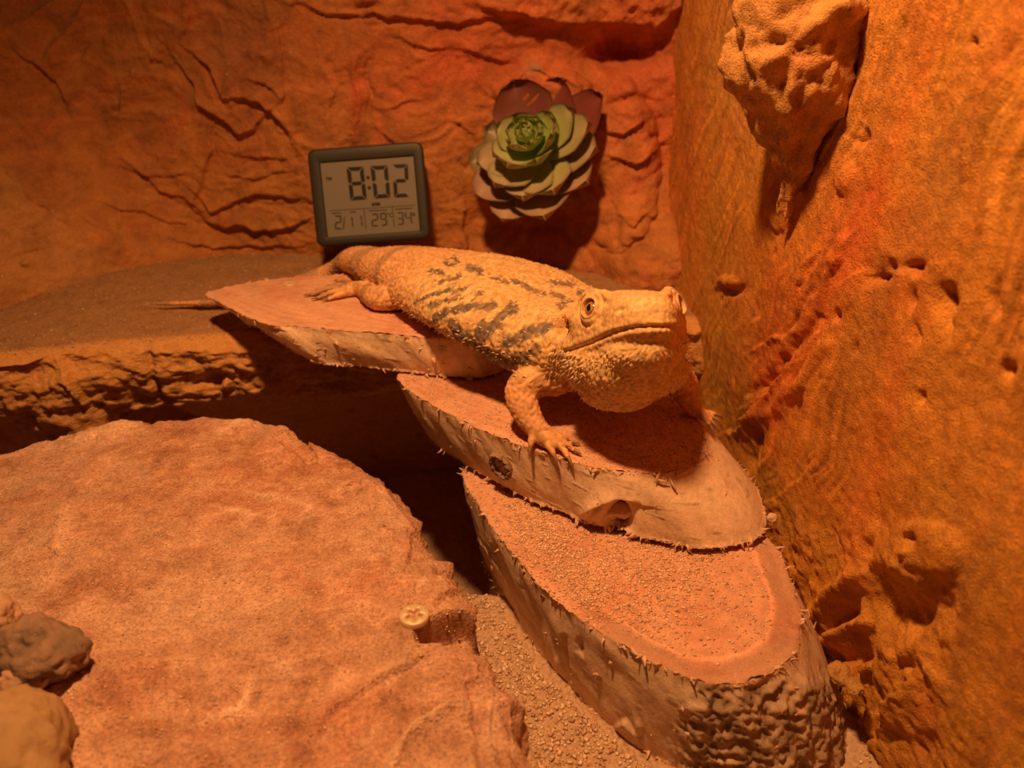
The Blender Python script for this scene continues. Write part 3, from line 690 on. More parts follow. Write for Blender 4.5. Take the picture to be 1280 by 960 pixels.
Uw = U+10*fbm(PF*.4, 3, 620); Vw = V+8*fbm(PF*.4, 3, 622)
SLAB = [('flap', [(496, 944), (520, 915), (560, 890), (590, 882), (625, 872)], .5, 26), ('ridge', [(490, 955), (520, 920), (565, 893)], .25, 8),
        ('flap', [(380, 940), (415, 895), (470, 850), (540, 810)], -.22, 40), ('flap', [(440, 618), (470, 610), (500, 622)], -.22, 16), ('flap', [(462, 668), (480, 658), (496, 668)], -.22, 12), ('ridge', [(470, 665), (485, 672)], .14, 7),
        ('ridge', [(80, 640), (75, 670), (70, 700)], .14, 8), ('ridge', [(310, 610), (345, 622), (385, 634)], .07, 4), ('ridge', [(270, 625), (300, 632), (340, 642)], .06, 4), ('ridge', [(275, 540), (295, 530), (318, 526)], .09, 6),
        ('ridge', [(100, 548), (160, 530), (175, 540)], .1, 7), ('groove', [(513, 735), (517, 750), (518, 764)], .12, 3), ('ridge', [(520, 745), (532, 725), (536, 705)], .09, 4),
        ('bump', (60, 830, 80, 60), .35), ('bump', (67, 698, 18, 5), -.15), ('bump', (200, 880, 90, 40), -.15), ('groove', [(380, 960), (440, 905), (520, 860), (600, 840)], .12, 8),
        ('groove', [(250, 890), (310, 870), (325, 830)], .08, 7), ('ridge', [(240, 905), (300, 885), (318, 850)], .06, 6)]
rel = lay(Uw, Vw, SLAB)+.16*fbm(PF*.18, 3, 630)+.06*fbm(PF*.9, 4, 633)+.03*fbm(PF*3.2, 3, 636)
near = sstep(760, 860, V)*sstep(420, 120, U); rel += near*(.16*fbm(PF*1.3, 4, 640)+.05*ridged(PF*2.2, 2, 644))
# rounded, chipped rim and the broken-out corner beside the screw
rel -= (.16+.16*fbm(PF*.8, 2, 650))*sstep(.5, 0, edge_cm)**2
ter = noise(PF*np.array((.5, .5, 0))+4, 655); rel -= .22*sstep(.25, .33, ter)*sstep(1.9, 1.5, edge_cm+.5*ter)+.18*sstep(-.2, -.28, ter)*sstep(1.1, .9, edge_cm)
chip = sstep(2, -2, poly_dist(Uw, Vw, [(520, 786), (560, 766), (600, 752)])[1]*-1)*sstep(515, 535, U)*sstep(805, 790, V)*sstep(650, 630, U)
rel -= 1.5*chip
PF[:, 2] += rel
wv = np.clip(lay(Uw, Vw, [('ridge', s[1], 1, s[3]*1.1) for s in SLAB if s[0] == 'ridge'])+.8*lay(Uw, Vw, [('ridge', SLAB[0][1], 1, 9)]), 0, 1)
veins = sstep(.82, .97, 1-np.abs(noise(PF*np.array((.35, .55, .4))+.8*np.stack([fbm(PF*.6, 2, 7)]*3, 1), 660)))*.35
wv = np.clip(wv*.8+veins, 0, 1)
reds = np.clip(.5+.9*fbm(PF*.16, 4, 664), 0, 1)
tint = np.ones((len(PF), 3))*(1-reds[:, None]*np.array((.10, .30, .38)))
tint = tint*(1-wv[:, None])+np.array((1.30, 1.32, 1.28))*wv[:, None]
tint *= (1+.16*fbm(PF*1.1, 4, 668)+.12*fbm(PF*.3, 3, 669))[:, None]
FF = grid_faces(K, M, True)
# sides down to the gravel
H = 46; hh = np.linspace(0, 1, H); side = np.zeros((H, M, 3)); topz = PF[-M:, 2]
for k, h in enumerate(hh):
    side[k, :, :2] = O+nO_*(.28*math.sin(min(h*7, 1.6))-1.6*h*h+.0)
    side[k, :, 2] = topz*(1-h)+(-23.6)*h
side = side.reshape(-1, 3); arc = np.tile(np.arange(M)*.1, H)
ds = .5*fbm(side*.45, 4, 670)+.22*ridged(side*np.array((.4, .4, 1.2)), 3, 674)+.1*fbm(side*2, 3, 677)
fade = np.repeat(sstep(0, .06, hh), M); side += np.concatenate([np.tile(nO_, (H, 1)), np.zeros((H*M, 1))], 1)*(ds*fade)[:, None]
tsd = np.tile((.92, .86, .82), (len(side), 1))*(1+.2*fbm(side*.6, 3, 680))[:, None]
base = len(PF)
PS = np.concatenate([PF, side[M:]]); idx = lambda k, j: (base-M+k*M+j)
FS = np.concatenate([FF, grid_faces(H, M, True)+(base-M)])
slab = put('stone_slab', PS, FS, MAT_STONE, origin=(-9, 20.5, -23.6), attrs={'tint': np.concatenate([tint, tsd[M:]])}, label='large flat sandstone slab with a chipped rim and a screw head in it', category='stone slab')
W, Fw, tn = scatter(PF, FF, 9000, .014, .05, 91, keep=lambda c: (np.abs(c[:, 0]+9) < 13)*(c[:, 1] < 30)*(.3+.9*(c[:, 1] < 22)*(c[:, 0] < -5)))
put('sand', W, Fw, MAT_SAND, origin=(-9, 20.5, ZS), smooth=False, attrs={'tone': tn}, kind='stuff', label='sparse sand grains lying on the large stone slab', category='sand')
def surf_z(x, y):
    k = np.argmin(np.hypot(PF[:, 0]-x, PF[:, 1]-y)); return PF[k, 2]

# screws: countersunk head with a star recess
MAT_BRASS = plain('yellow_zinc', (.70, .52, .32), .5, .4, .2)
def screw(c, r, label, tilt=(0, 0)):
    root = thing('screw', c, label, 'screw', 'screws driven into the decor')
    n = 60; a = np.linspace(0, 2*np.pi, n, endpoint=False)
    star = .44+.17*np.cos(5*a+.5)
    rings = [(np.full(n, 1.0), -.10), (np.full(n, 1.0), .10), (np.full(n, .93), .16), (star+.06, .15), (star, .11), (star*.95, -.38)]
    V = np.concatenate([np.stack([np.cos(a)*q*r, np.sin(a)*q*r, np.full(n, z*r*1.6)], 1) for q, z in rings])
    V[:, 2] += V[:, 0]*tilt[0]+V[:, 1]*tilt[1]
    put('head', V+np.array(c), grid_faces(6, n, True), MAT_BRASS, root, c)
    W = np.concatenate([V[-n:], V[-n:].mean(0)[None]])+np.array(c); put('star_recess', W, [(k, (k+1) % n, n) for k in range(n)], MAT_BRASS, root, c)
    a2 = np.linspace(0, 2*np.pi, 16, endpoint=False); sh = np.concatenate([np.stack([np.cos(a2)*r*q, np.sin(a2)*r*q, np.full(16, z)], 1) for q, z in ((.95, -.12*r), (.4, -.8*r), (.4, -3*r), (.02, -3.6*r))])
    put('shank', sh+np.array(c), grid_faces(4, 16, True), MAT_BRASS, root, c)
p = px_z(518, 774, ZS); screw((p[0], p[1], surf_z(p[0], p[1])+.04), .47, 'yellowish star-recess screw head in the stone slab')
p = px_z(362, 356, -14.0); screw((p[0], p[1], -13.97), .36, 'small yellowish screw head in the uppermost birch slice')

# loose stones at the near corner of the slab
def pebble(name, c, r, seed, mat, label, cols, amp=.22, rot=0.0, group=None):
    d2, f2_ = blob_mesh(90, 60)
    P = rockify(d2, (0, 0, 0), r, seed, amp, .55, worl=.12)
    P += d2*(.05*np.mean(r)*fbm(P*3, 3, seed+2))[:, None]
    ca, sa = math.cos(rot), math.sin(rot); P = np.stack([P[:, 0]*ca-P[:, 1]*sa, P[:, 0]*sa+P[:, 1]*ca, P[:, 2]], 1)
    org = (c[0], c[1], c[2]+P[:, 2].min()); w = np.clip(.5+fbm(P*1.1, 3, seed+5), 0, 1)[:, None]
    put(name, P+np.array(c), f2_, mat, origin=org, attrs={'tint': np.array(cols[0])*(1-w)+np.array(cols[1])*w}, label=label, category='stone', **({'group': group} if group else {}))
MAT_PEB = material('pebble', [(.8, .8, .8), (1, 1, 1), (.9, .9, .9)], 90, 6, .75, attr='tint', bumps=[('noise', 300, .4, .001), ('noise', 1200, .4, .0004)])
p = px_z(62, 842, -17.25); pebble('pebble', (p[0]-.25, p[1]+.25, -16.65), (1.5, 1.0, .85), 71, MAT_PEB, 'dark brown angular stone lying on the slab', [(.18, .12, .08), (.34, .21, .14)], rot=-.45)
p = px_z(38, 862, -17.2); pebble('pebble', (p[0]-.1, p[1]+.15, -16.85), (.85, .6, .5), 74, MAT_PEB, 'small reddish stone leaning on the dark brown stone', [(.42, .25, .16), (.56, .34, .22)], rot=.3)
p = px_z(8, 800, -17.3); pebble('pebble', (p[0]-.8, p[1]+.2, -16.7), (1.2, .9, .85), 78, MAT_PEB, 'sandy stone behind the dark brown stone', [(.46, .28, .17), (.58, .36, .22)], .15)
p = px_at(15, 985, 19.0); pebble('boulder', (p[0]-.6, p[1]-.2, -16.9), (2.1, 2.3, 1.5), 83, MAT_PEB, 'smooth yellowish rounded stone in the near corner of the slab', [(.36, .225, .11), (.44, .28, .14)], .10)
p = px_z(1001, 690, -22); pebble('pebble', (10.4, 25.0, -18.75), (.22, .2, .2), 87, MAT_PEB, 'tiny pale pebble wedged between birch and right wall', [(.6, .42, .3), (.7, .5, .36)], .15)
p = px_z(568, 800, -22.6); pebble('pebble', (-1.7, 20.6, -22.8), (.5, .45, .5), 89, MAT_PEB, 'little pale stone under the broken rim of the slab', [(.58, .36, .24), (.68, .45, .3)], .2)
# ---------------------------------------------------------------- digital clock
MAT_CASE = plain('black_plastic', (.030, .028, .027), .5, .4); MAT_LCD = plain('lcd_panel', (.20, .19, .165), .32, .4); MAT_SEG = plain('lcd_segment', (.018, .017, .016), .5, .2)
zc = lambda x, y: (340+x*260/1280, 140+y*195/960)      # pixel of a point read off the enlarged view of the clock
RI = np.array((1, 0, 0)); UP = np.array((0, SP, CP)); BK = np.array((0, -CP, SP))      # picture right, picture up, towards the lens
ck = px_at(461.5, 243, 45.4)
nN = BK*math.cos(.16)-UP*math.sin(.16)*.9+RI*.0; nN /= np.linalg.norm(nN)
Rv = RI*math.cos(math.radians(4.2))+UP*math.sin(math.radians(4.2)); Rv -= nN*(Rv@nN); Rv /= np.linalg.norm(Rv)
Dv = np.cross(Rv, nN); Dv = Dv if Dv@UP < 0 else -Dv
def on_clock(u, v):
    p = px_at(u, v, 1.0); t = (ck@nN)/(p@nN); q = p*t-ck; return q@Rv, q@Dv
cs = [on_clock(*q) for q in ((383, 185), (527, 178), (539, 298), (396, 309))]
x0 = (cs[0][0]+cs[3][0])/2; x1 = (cs[1][0]+cs[2][0])/2; y0 = (cs[0][1]+cs[1][1])/2; y1 = (cs[2][1]+cs[3][1])/2
ss = [on_clock(*q) for q in ((399, 202), (516, 196.5), (525, 289), (410, 295.5))]
sx0 = (ss[0][0]+ss[3][0])/2; sx1 = (ss[1][0]+ss[2][0])/2; sy0 = (ss[0][1]+ss[1][1])/2; sy1 = (ss[2][1]+ss[3][1])/2
def rrect(x0, x1, y0, y1, r, n=8):
    pts = []
    for cx, cy, a0 in ((x1-r, y1-r, 0), (x0+r, y1-r, 90), (x0+r, y0+r, 180), (x1-r, y0+r, 270)):
        for k in range(n+1):
            a = math.radians(a0+90*k/n); pts.append((cx+r*math.cos(a), cy+r*math.sin(a)))
    return np.array(pts)
def plane3(P2, h): return ck+P2[:, :1]*Rv+P2[:, 1:2]*Dv+nN*h
corg = tuple(ck+Dv*y1-nN*1.0)
clock = thing('digital_clock', corg, 'black digital clock reading 8:02 with date, temperature and humidity, fixed to the back wall', 'clock')
rings = [(rrect(x0+.35, x1-.35, y0+.35, y1-.35, .3), -1.7), (rrect(x0+.12, x1-.12, y0+.12, y1-.12, .42), -1.6), (rrect(x0, x1, y0, y1, .45), -.25), (rrect(x0, x1, y0, y1, .45), -.12), (rrect(x0+.05, x1-.05, y0+.05, y1-.05, .42), -.03), (rrect(x0+.14, x1-.14, y0+.14, y1-.14, .38), 0),
         (rrect(sx0-.10, sx1+.10, sy0-.10, sy1+.10, .14), 0), (rrect(sx0-.04, sx1+.04, sy0-.04, sy1+.04, .1), -.02), (rrect(sx0, sx1, sy0, sy1, .08), -.12)]
V = np.concatenate([plane3(q, h) for q, h in rings]); n = len(rings[0][0])
F = [tuple(f) for f in grid_faces(len(rings), n, True)]+[tuple(range(n))]
put('case', V, F, MAT_CASE, clock, corg)
q = rrect(sx0, sx1, sy0, sy1, .08); V = np.concatenate([plane3(q, -.115), plane3(q, -.16)])
screen = put('screen', V, [tuple(range(n))[::-1], tuple(range(n, 2*n))]+[tuple(f) for f in grid_faces(2, n, True)], MAT_LCD, clock, corg, smooth=False, label='grey liquid crystal screen')
SEG = {'0': 'abcdef', '1': 'bc', '2': 'abged', '3': 'abgcd', '4': 'fgbc', '8': 'abcdefg', '9': 'abcdfg'}
def prism(polys):
    V, F = [], []
    for P in polys:
        P2 = np.array([on_clock(*q) for q in P]); b = len(V); k = len(P2)
        V += list(plane3(P2, -.112))+list(plane3(P2, -.117)); F += [tuple(range(b, b+k))]+[(b+i, b+(i+1) % k, b+k+(i+1) % k, b+k+i) for i in range(k)]
    return np.array(V), F
def digit(ch, tl, tr, br, bl, th=.24, g=.03):
    """seven-segment digit inside the four corners read off the enlarged view"""
    tl, tr, br, bl = (np.array(q, float) for q in (tl, tr, br, bl)); asp = np.linalg.norm(bl-tl)/np.linalg.norm(tr-tl); tv = th/asp
    f = lambda x, y: zc(*((tl*(1-x)+tr*x)*(1-y)+(bl*(1-x)+br*x)*y))
    gy = g/asp; hv = tv/2
    S = {'a': [(g, 0), (1-g, 0), (1-th-g, tv), (th+g, tv)], 'd': [(th+g, 1-tv), (1-th-g, 1-tv), (1-g, 1), (g, 1)],
         'f': [(0, gy), (th, tv+gy), (th, .5-hv-gy), (th*.5, .5-gy), (0, .5-hv*.3-gy)], 'e': [(0, .5+hv*.3+gy), (th*.5, .5+gy), (th, .5+hv+gy), (th, 1-tv-gy), (0, 1-gy)],
         'b': [(1, gy), (1-th, tv+gy), (1-th, .5-hv-gy), (1-th*.5, .5-gy), (1, .5-hv*.3-gy)], 'c': [(1, .5+hv*.3+gy), (1-th*.5, .5+gy), (1-th, .5+hv+gy), (1-th, 1-tv-gy), (1, 1-gy)],
         'g': [(th*.5+g, .5), (th+g, .5-hv), (1-th-g, .5-hv), (1-th*.5-g, .5), (1-th-g, .5+hv), (th+g, .5+hv)]}
    V, F = prism([[f(*q) for q in S[s]] for s in SEG[ch]]); put('digit', V, F, MAT_SEG, screen, corg, smooth=False)
digit('8', (455, 339), (560, 334), (582, 538), (480, 545)); digit('0', (602, 331), (709, 326), (728, 527), (627, 533)); digit('2', (736, 322), (834, 318), (846, 522), (750, 527))
for ch, a in (('2', ((380, 638), (423, 635), (430, 720), (386, 723))), ('1', ((452, 643), (492, 641), (500, 712), (462, 714))), ('1', ((512, 634), (550, 632), (556, 706), (518, 708))),
              ('2', ((608, 626), (650, 623), (655, 703), (613, 706))), ('9', ((661, 622), (702, 619), (707, 698), (668, 701))), ('3', ((766, 617), (806, 614), (811, 693), (770, 696))), ('4', ((816, 612), (856, 610), (862, 690), (822, 692)))):
    digit(ch, *a, th=.2, g=.04)
sq = lambda x, y, w, h: [zc(x-w, y-h), zc(x+w, y-h), zc(x+w, y+h), zc(x-w, y+h)]
ln = lambda a, b, w: [zc(a[0], a[1]-w), zc(b[0], b[1]-w), zc(b[0], b[1]+w), zc(a[0], a[1]+w)]
lv = lambda a, b, w: [zc(a[0]-w, a[1]), zc(a[0]+w, a[1]), zc(b[0]+w, b[1]), zc(b[0]-w, b[1])]
V, F = prism([sq(588, 402, 10, 10), sq(597, 466, 10, 10)]); put('colon', V, F, MAT_SEG, screen, corg, smooth=False)
V, F = prism([lv((443, 645), (437, 722), 3)]); put('slash', V, F, MAT_SEG, screen, corg, smooth=False)
V, F = prism([ln((355, 607), (880, 573), 2), lv((563, 594), (576, 720), 2), lv((738, 584), (751, 708), 2)]); put('divider_lines', V, F, MAT_SEG, screen, corg, smooth=False)
V, F = prism([ln((366, 623), (424, 620), 3), ln((476, 616), (514, 614), 3), ln((590, 608), (706, 602), 3), ln((755, 598), (862, 591), 3)]); put('caption_lines', V, F, MAT_SEG, screen, corg, smooth=False)
V, F = prism([ln((612, 568), (628, 567), 10), ln((630, 567), (646, 566), 10), ln((648, 566), (664, 565), 10)]); put('weekday_mark', V, F, MAT_SEG, screen, corg, smooth=False)
def lcd_text(body, x, y, px_h):
    cu = bpy.data.curves.new('text', 'FONT'); cu.body = body; cu.size = 1.0; cu.offset = .025; o = bpy.data.objects.new('text', cu); COL.objects.link(o)
    bpy.context.view_layer.update(); me = o.to_mesh(); v2 = np.array([tuple(v.co) for v in me.vertices]); F = [tuple(p.vertices) for p in me.polygons]; o.to_mesh_clear(); bpy.data.objects.remove(o); bpy.data.curves.remove(cu)
    s = px_h/.7
    P = np.array([on_clock(*zc(x+a*s, y-b*s)) for a, b, _ in v2]); put('lettering', plane3(P, -.112), F, MAT_SEG, screen, corg, smooth=False)
lcd_text('PM', 328, 420, 21); lcd_text('°C', 704, 645, 24); lcd_text('%', 860, 640, 22)

# ---------------------------------------------------------------- artificial succulent on the back wall
MAT_LEAF = material('succulent_leaf', [(.9, .9, .9), (1, 1, 1)], 200, 3, .42, attr='tint', spec=.5, bumps=[('noise', 300, .15, .0005)])
sc_ = px_at(673, 198, 46.4)
Ax = BK*.92+UP*.27-RI*.30; Ax /= np.linalg.norm(Ax)
e1 = RI-Ax*(RI@Ax); e1 /= np.linalg.norm(e1); e2 = np.cross(Ax, e1)
sorg = tuple(sc_-np.array((0, -1.2, .3)))
plant = thing('succulent', sorg, 'green and dusky red rosette succulent fixed to the back wall', 'succulent')
dr_, gr_, tn_, lg_, ol_ = (.24, .06, .05), (.32, .44, .11), (.46, .36, .24), (.42, .62, .15), (.26, .22, .11)
leaves = [  # azimuth, angle from the axis, length, width, pigment at the tip, pigment at the base, height along the axis
 (104, 66, 4.9, 3.2, (.20, .065, .05), dr_, -.2), (64, 66, 4.9, 2.5, dr_, dr_, -.2), (24, 72, 5.4, 2.6, dr_, dr_, -.2), (150, 80, 3.7, 2.5, ol_, dr_, .1),
 (176, 82, 4.3, 2.5, ol_, dr_, .1), (214, 86, 4.6, 2.7, (.42, .27, .21), (.32, .2, .14), .0), (245, 86, 4.7, 2.9, (.46, .31, .2), (.36, .25, .16), .0), (277, 88, 5.0, 2.9, (.44, .30, .18), (.34, .24, .14), .0), (318, 84, 4.6, 2.6, (.46, .31, .21), (.36, .25, .16), .0), (345, 78, 4.4, 2.4, tn_, ol_, .3),
 (197, 70, 3.7, 2.2, tn_, ol_, .5), (232, 72, 3.8, 2.4, tn_, gr_, .5), (262, 74, 4.0, 2.6, tn_, gr_, .5), (296, 76, 4.2, 2.6, (.48, .36, .22), gr_, .4), (2, 66, 4.4, 2.1, tn_, gr_, .5), (28, 62, 3.6, 2.1, (.42, .42, .2), gr_, .6), (52, 64, 2.5, 1.8, gr_, gr_, .6), (95, 62, 2.0, 1.8, ol_, gr_, .6), (130, 62, 2.6, 2.1, ol_, gr_, .6),
 (160, 52, 2.7, 1.8, (.40, .40, .2), lg_, 1.1), (207, 54, 2.9, 1.9, (.46, .44, .22), lg_, 1.1), (250, 56, 3.0, 2.0, (.48, .44, .24), lg_, 1.1), (292, 56, 2.9, 1.7, gr_, lg_, 1.1), (335, 52, 2.9, 1.6, gr_, lg_, 1.1), (15, 50, 2.6, 1.6, (.34, .42, .14), lg_, 1.1), (60, 50, 1.9, 1.6, lg_, lg_, 1.1), (110, 50, 1.7, 1.5, gr_, lg_, 1.1),
 (180, 36, 2.0, 1.4, (.44, .46, .2), lg_, 1.6), (232, 38, 2.2, 1.5, (.46, .46, .22), lg_, 1.6), (284, 38, 2.1, 1.3, gr_, lg_, 1.6), (330, 36, 2.0, 1.2, gr_, lg_, 1.6), (25, 34, 1.8, 1.2, lg_, lg_, 1.6), (80, 34, 1.6, 1.3, lg_, lg_, 1.6), (130, 34, 1.9, 1.4, gr_, lg_, 1.6),
 (205, 20, 1.5, .95, lg_, lg_, 2.0), (275, 22, 1.5, .9, lg_, lg_, 2.0), (345, 20, 1.45, .9, lg_, lg_, 2.0), (50, 20, 1.5, .95, lg_, lg_, 2.0), (130, 20, 1.5, .95, lg_, lg_, 2.0),
 (240, 9, 1.1, .6, lg_, lg_, 2.3), (0, 9, 1.1, .6, lg_, lg_, 2.3), (120, 9, 1.1, .6, lg_, lg_, 2.3)]
nt, ns = 18, 13
T, S = np.meshgrid(np.linspace(0, 1, nt), np.linspace(-1, 1, ns), indexing='ij'); T, S = T.ravel(), S.ravel()
rl = np.random.default_rng(5)
for az, po, L, W, ct, cb, hgt in leaves:
    az = math.radians(az+rl.normal()*3); po = math.radians(po+rl.normal()*3)
    ra = e1*math.cos(az)+e2*math.sin(az)
    dirv = Ax*math.cos(po)+ra*math.sin(po); nrm_ = Ax*math.sin(po)-ra*math.cos(po); sdv = np.cross(dirv, nrm_)
    wid = W*.58*(.30+.70*np.sin(np.pi*np.clip(T*.62+.08, 0, 1))**1.1)*np.clip((1-T)/.30, 0, 1)**.42
    wid = np.where(T > .985, .02, wid)
    cup = .34*W*.5*S**2*(.35+T*.8)+.055*L*T**2.2-.03*L*np.sin(np.pi*T)
    thick = .11*(1-.75*np.abs(S)**2.5)*np.clip((1-T)*6, .15, 1)*min(1, L/2.5)
    mid = sc_+Ax*hgt+ra*.12+dirv*(T*L)[:, None]*.95+sdv*(S*wid)[:, None]
    Pt = mid+nrm_*(cup+thick)[:, None]; Pb = mid+nrm_*(cup-thick*1.2)[:, None]
    g_ = grid_faces(nt, ns); m_ = nt*ns
    F = [tuple(f) for f in g_]+[tuple(f[::-1]+m_) for f in g_]
    bd = [k for k in range(ns)]+[k*ns+ns-1 for k in range(1, nt)]+[(nt-1)*ns+k for k in range(ns-2, -1, -1)]+[k*ns for k in range(nt-2, 0, -1)]
    F += [(bd[k], bd[(k+1) % len(bd)], bd[(k+1) % len(bd)]+m_, bd[k]+m_) for k in range(len(bd))]
    tcol = np.array(cb)*(1-T[:, None])+np.array(ct)*T[:, None]; rimw = (sstep(.75, 1, np.abs(S))*.35+.08*sstep(.9, 1, T))[:, None]
    tcol = tcol*(1-rimw)+np.array((.52, .40, .28))*rimw*(1 if sum(ct) > .45 else .55)+tcol*rimw*(0 if sum(ct) > .45 else .45)
    put('leaf', np.concatenate([Pt, Pb]), F, MAT_LEAF, plant, sorg, attrs={'tint': np.concatenate([tcol, tcol])})
a2 = np.linspace(0, 2*np.pi, 14, endpoint=False)
Sm = np.concatenate([sc_+Ax*h+(e1*np.cos(a2)[:, None]+e2*np.sin(a2)[:, None])*r for h, r in ((-2.6, .35), (-.5, .4), (1.2, .35), (2.4, .1))])
put('stem', Sm, grid_faces(4, 14, True), MAT_LEAF, plant, sorg, attrs={'tint': np.tile((.3, .34, .12), (len(Sm), 1))})
# ---------------------------------------------------------------- bearded dragon
def loft(st, n=36, m=90, up=None, pw=2.2):
    """closed tube through stations (x, y, z, half width, height above, height below)"""
    A = crom(st, m, False); A[:, 3:] = np.maximum(A[:, 3:], .02)
    C = A[:, :3]; tg = np.gradient(C, axis=0); tg /= np.linalg.norm(tg, axis=1)[:, None]
    upv = np.array((0, 0, 1.)) if up is None else np.asarray(up, float)
    sd = np.cross(tg, upv); sd /= np.linalg.norm(sd, axis=1)[:, None]; u2 = np.cross(sd, tg)
    a = np.linspace(0, 2*np.pi, n, endpoint=False)
    c, s = np.cos(a), np.sin(a); cc = np.sign(c)*np.abs(c)**(2/pw); s2 = np.sign(s)*np.abs(s)**(2/pw)
    hgt = np.where(s2[None] > 0, A[:, 4:5], A[:, 5:6])
    P = C[:, None]+sd[:, None]*(A[:, 3:4]*cc[None])[..., None]+u2[:, None]*(hgt*s2[None])[..., None]
    V = P.reshape(-1, 3); F = [tuple(f) for f in grid_faces(m, n, True)]
    F += [tuple(range(n))[::-1], tuple(range((m-1)*n, m*n))]
    return V, F
def tube(pts, m=40, n=20, up=None): return loft([(*p[:3], p[3], p[3], p[3]) for p in pts], n, m, up, 2.0)
def ball(c, r, axes=None, n=32):
    d, f = blob_mesh(n, n//2+6); P = d*np.array(r)
    if axes is not None: P = P[:, :1]*axes[0]+P[:, 1:2]*axes[1]+P[:, 2:]*axes[2]
    return P+np.array(c), [tuple(q) for q in f]
th_, pt_ = math.radians(5), math.radians(28)
Fh = np.array((math.sin(th_)*math.cos(pt_), -math.cos(th_)*math.cos(pt_), math.sin(pt_)))
Sh = np.array((-math.cos(th_), -math.sin(th_), 0)); Uh = np.cross(Fh, Sh); Uh = Uh if Uh[2] > 0 else -Uh   # Sh = near cheek
Oh = px_at(775.8, 414.4, 30.0)
HL = lambda f, s, u: Oh+Fh*f+Sh*s+Uh*u
pieces = []
torso = [(-20.3, 40.3, -15.50, .06, .05, .05), (-18.2, 40.2, -15.44, .17, .14, .14), (-16, 40.4, -15.38, .3, .24, .24), (-13, 42.1, -15.2, .45, .4, .4), (-10.5, 42.7, -14.5, .62, .55, .55),
         (-8.8, 41.5, -13.4, .88, .72, .68), (-7.2, 39.6, -13.15, 1.35, 1.02, 1.0), (-5.4, 38.0, -12.85, 2.0, 1.25, 1.1), (-3.6, 36.4, -12.8, 2.95, 1.4, 1.18), (-1.8, 34.7, -12.75, 3.6, 1.55, 1.22), (0, 32.9, -12.75, 3.8, 1.55, 1.3),
         (1.5, 31.3, -12.95, 3.4, 1.6, 1.85), (2.7, 29.9, -12.8, 3.1, 1.5, 2.1), (3.7, 28.8, -12.45, 2.65, 1.35, 1.9), (4.2, 27.7, -12.05, 2.1, 1.1, 1.5)]
pieces.append(loft(torso, 56, 170, None, 2.15))
hd = [(-1.3, 1.7, .75, 1.6), (-.5, 2.0, .95, 1.9), (.3, 2.25, 1.10, 2.1), (1.0, 2.3, 1.25, 2.1), (1.8, 2.0, 1.38, 1.8), (2.5, 1.66, 1.22, 1.45), (3.2, 1.40, 1.08, 1.2), (3.9, 1.10, .94, 1.0), (4.4, .86, .82, .8), (4.72, .58, .62, .55), (4.84, .24, .3, .25)]
pieces.append(loft([(*HL(f, 0, 0), w, t, b) for f, w, t, b in hd], 48, 90, Uh, 2.5))
ax = np.stack([Fh, Sh, Uh])
pieces.append(ball(HL(.8, 0, -1.35), (2.4, 2.35, 1.45), ax, 48))           # beard
pieces.append(ball(HL(1.0, .3, -1.85), (1.8, 1.75, 1.25), ax, 40))
pieces.append(ball(HL(2.4, 0, -1.05), (2.15, 1.5, 1.0), ax, 40))
pieces.append(ball(HL(1.6, .1, -1.5), (2.1, 1.9, 1.25), ax, 40))
for s in (1, -1):
    pieces.append(ball(HL(.35, 1.55*s, -.55), (1.2, .85, .95), ax, 32))       # jaw muscle
    pieces.append(ball(HL(2.1, 1.28*s, .62), (.85, .55, .62), ax, 32))        # eye mound
    eo = Sh*s*.72+Fh*.62+Uh*.2; eo /= np.linalg.norm(eo); ec = HL(2.15, 1.30*s, .60); e1_ = np.cross(eo, Uh); e1_ /= np.linalg.norm(e1_); e2_ = np.cross(e1_, eo)
    pieces.append(ball(ec, (.58, .58, .58), None, 28))
    for R_, r_, o_ in ((.37, .085, .50), (.52, .07, .36)):      # rings of the eyelid
        pts_ = [(*(ec+eo*o_+(e1_*math.cos(t)+e2_*math.sin(t)*1.15)*R_), r_) for t in np.linspace(0, 2*np.pi, 17)]
        pieces.append(tube(pts_, 60, 10, eo))
    pieces.append(tube([(*HL(.9, 1.62*s, .95), .22), (*HL(1.6, 1.5*s, 1.18), .27), (*HL(2.4, 1.28*s, 1.14), .25), (*HL(3.1, .98*s, .95), .20), (*HL(4.1, .52*s, .70), .12)], 40, 14, Uh))   # brow and canthus
    pieces.append(tube([(*HL(.75, 2.02*s, -.55), .15), (*HL(1.6, 1.80*s, -.42), .17), (*HL(2.6, 1.42*s, -.26), .16), (*HL(3.5, 1.02*s, -.12), .15), (*HL(4.3, .58*s, -.02), .14)], 40, 14, Uh))   # upper lip
    pieces.append(tube([(*HL(.75, 1.98*s, -.92), .18), (*HL(1.6, 1.74*s, -.84), .2), (*HL(2.6, 1.38*s, -.66), .2), (*HL(3.5, .98*s, -.50), .18), (*HL(4.3, .50*s, -.38), .16)], 40, 14, Uh))   # lower lip
pieces.append(ball(HL(4.35, 0, .2), (.46, .60, .5), ax, 24))
def limb(pts): pieces.append(tube(pts, 44, 22, (.2, .1, 1)))
def toes(lst):
    for t in lst: pieces.append(tube(t, 26, 12, (.3, .2, 1)))
claws = []
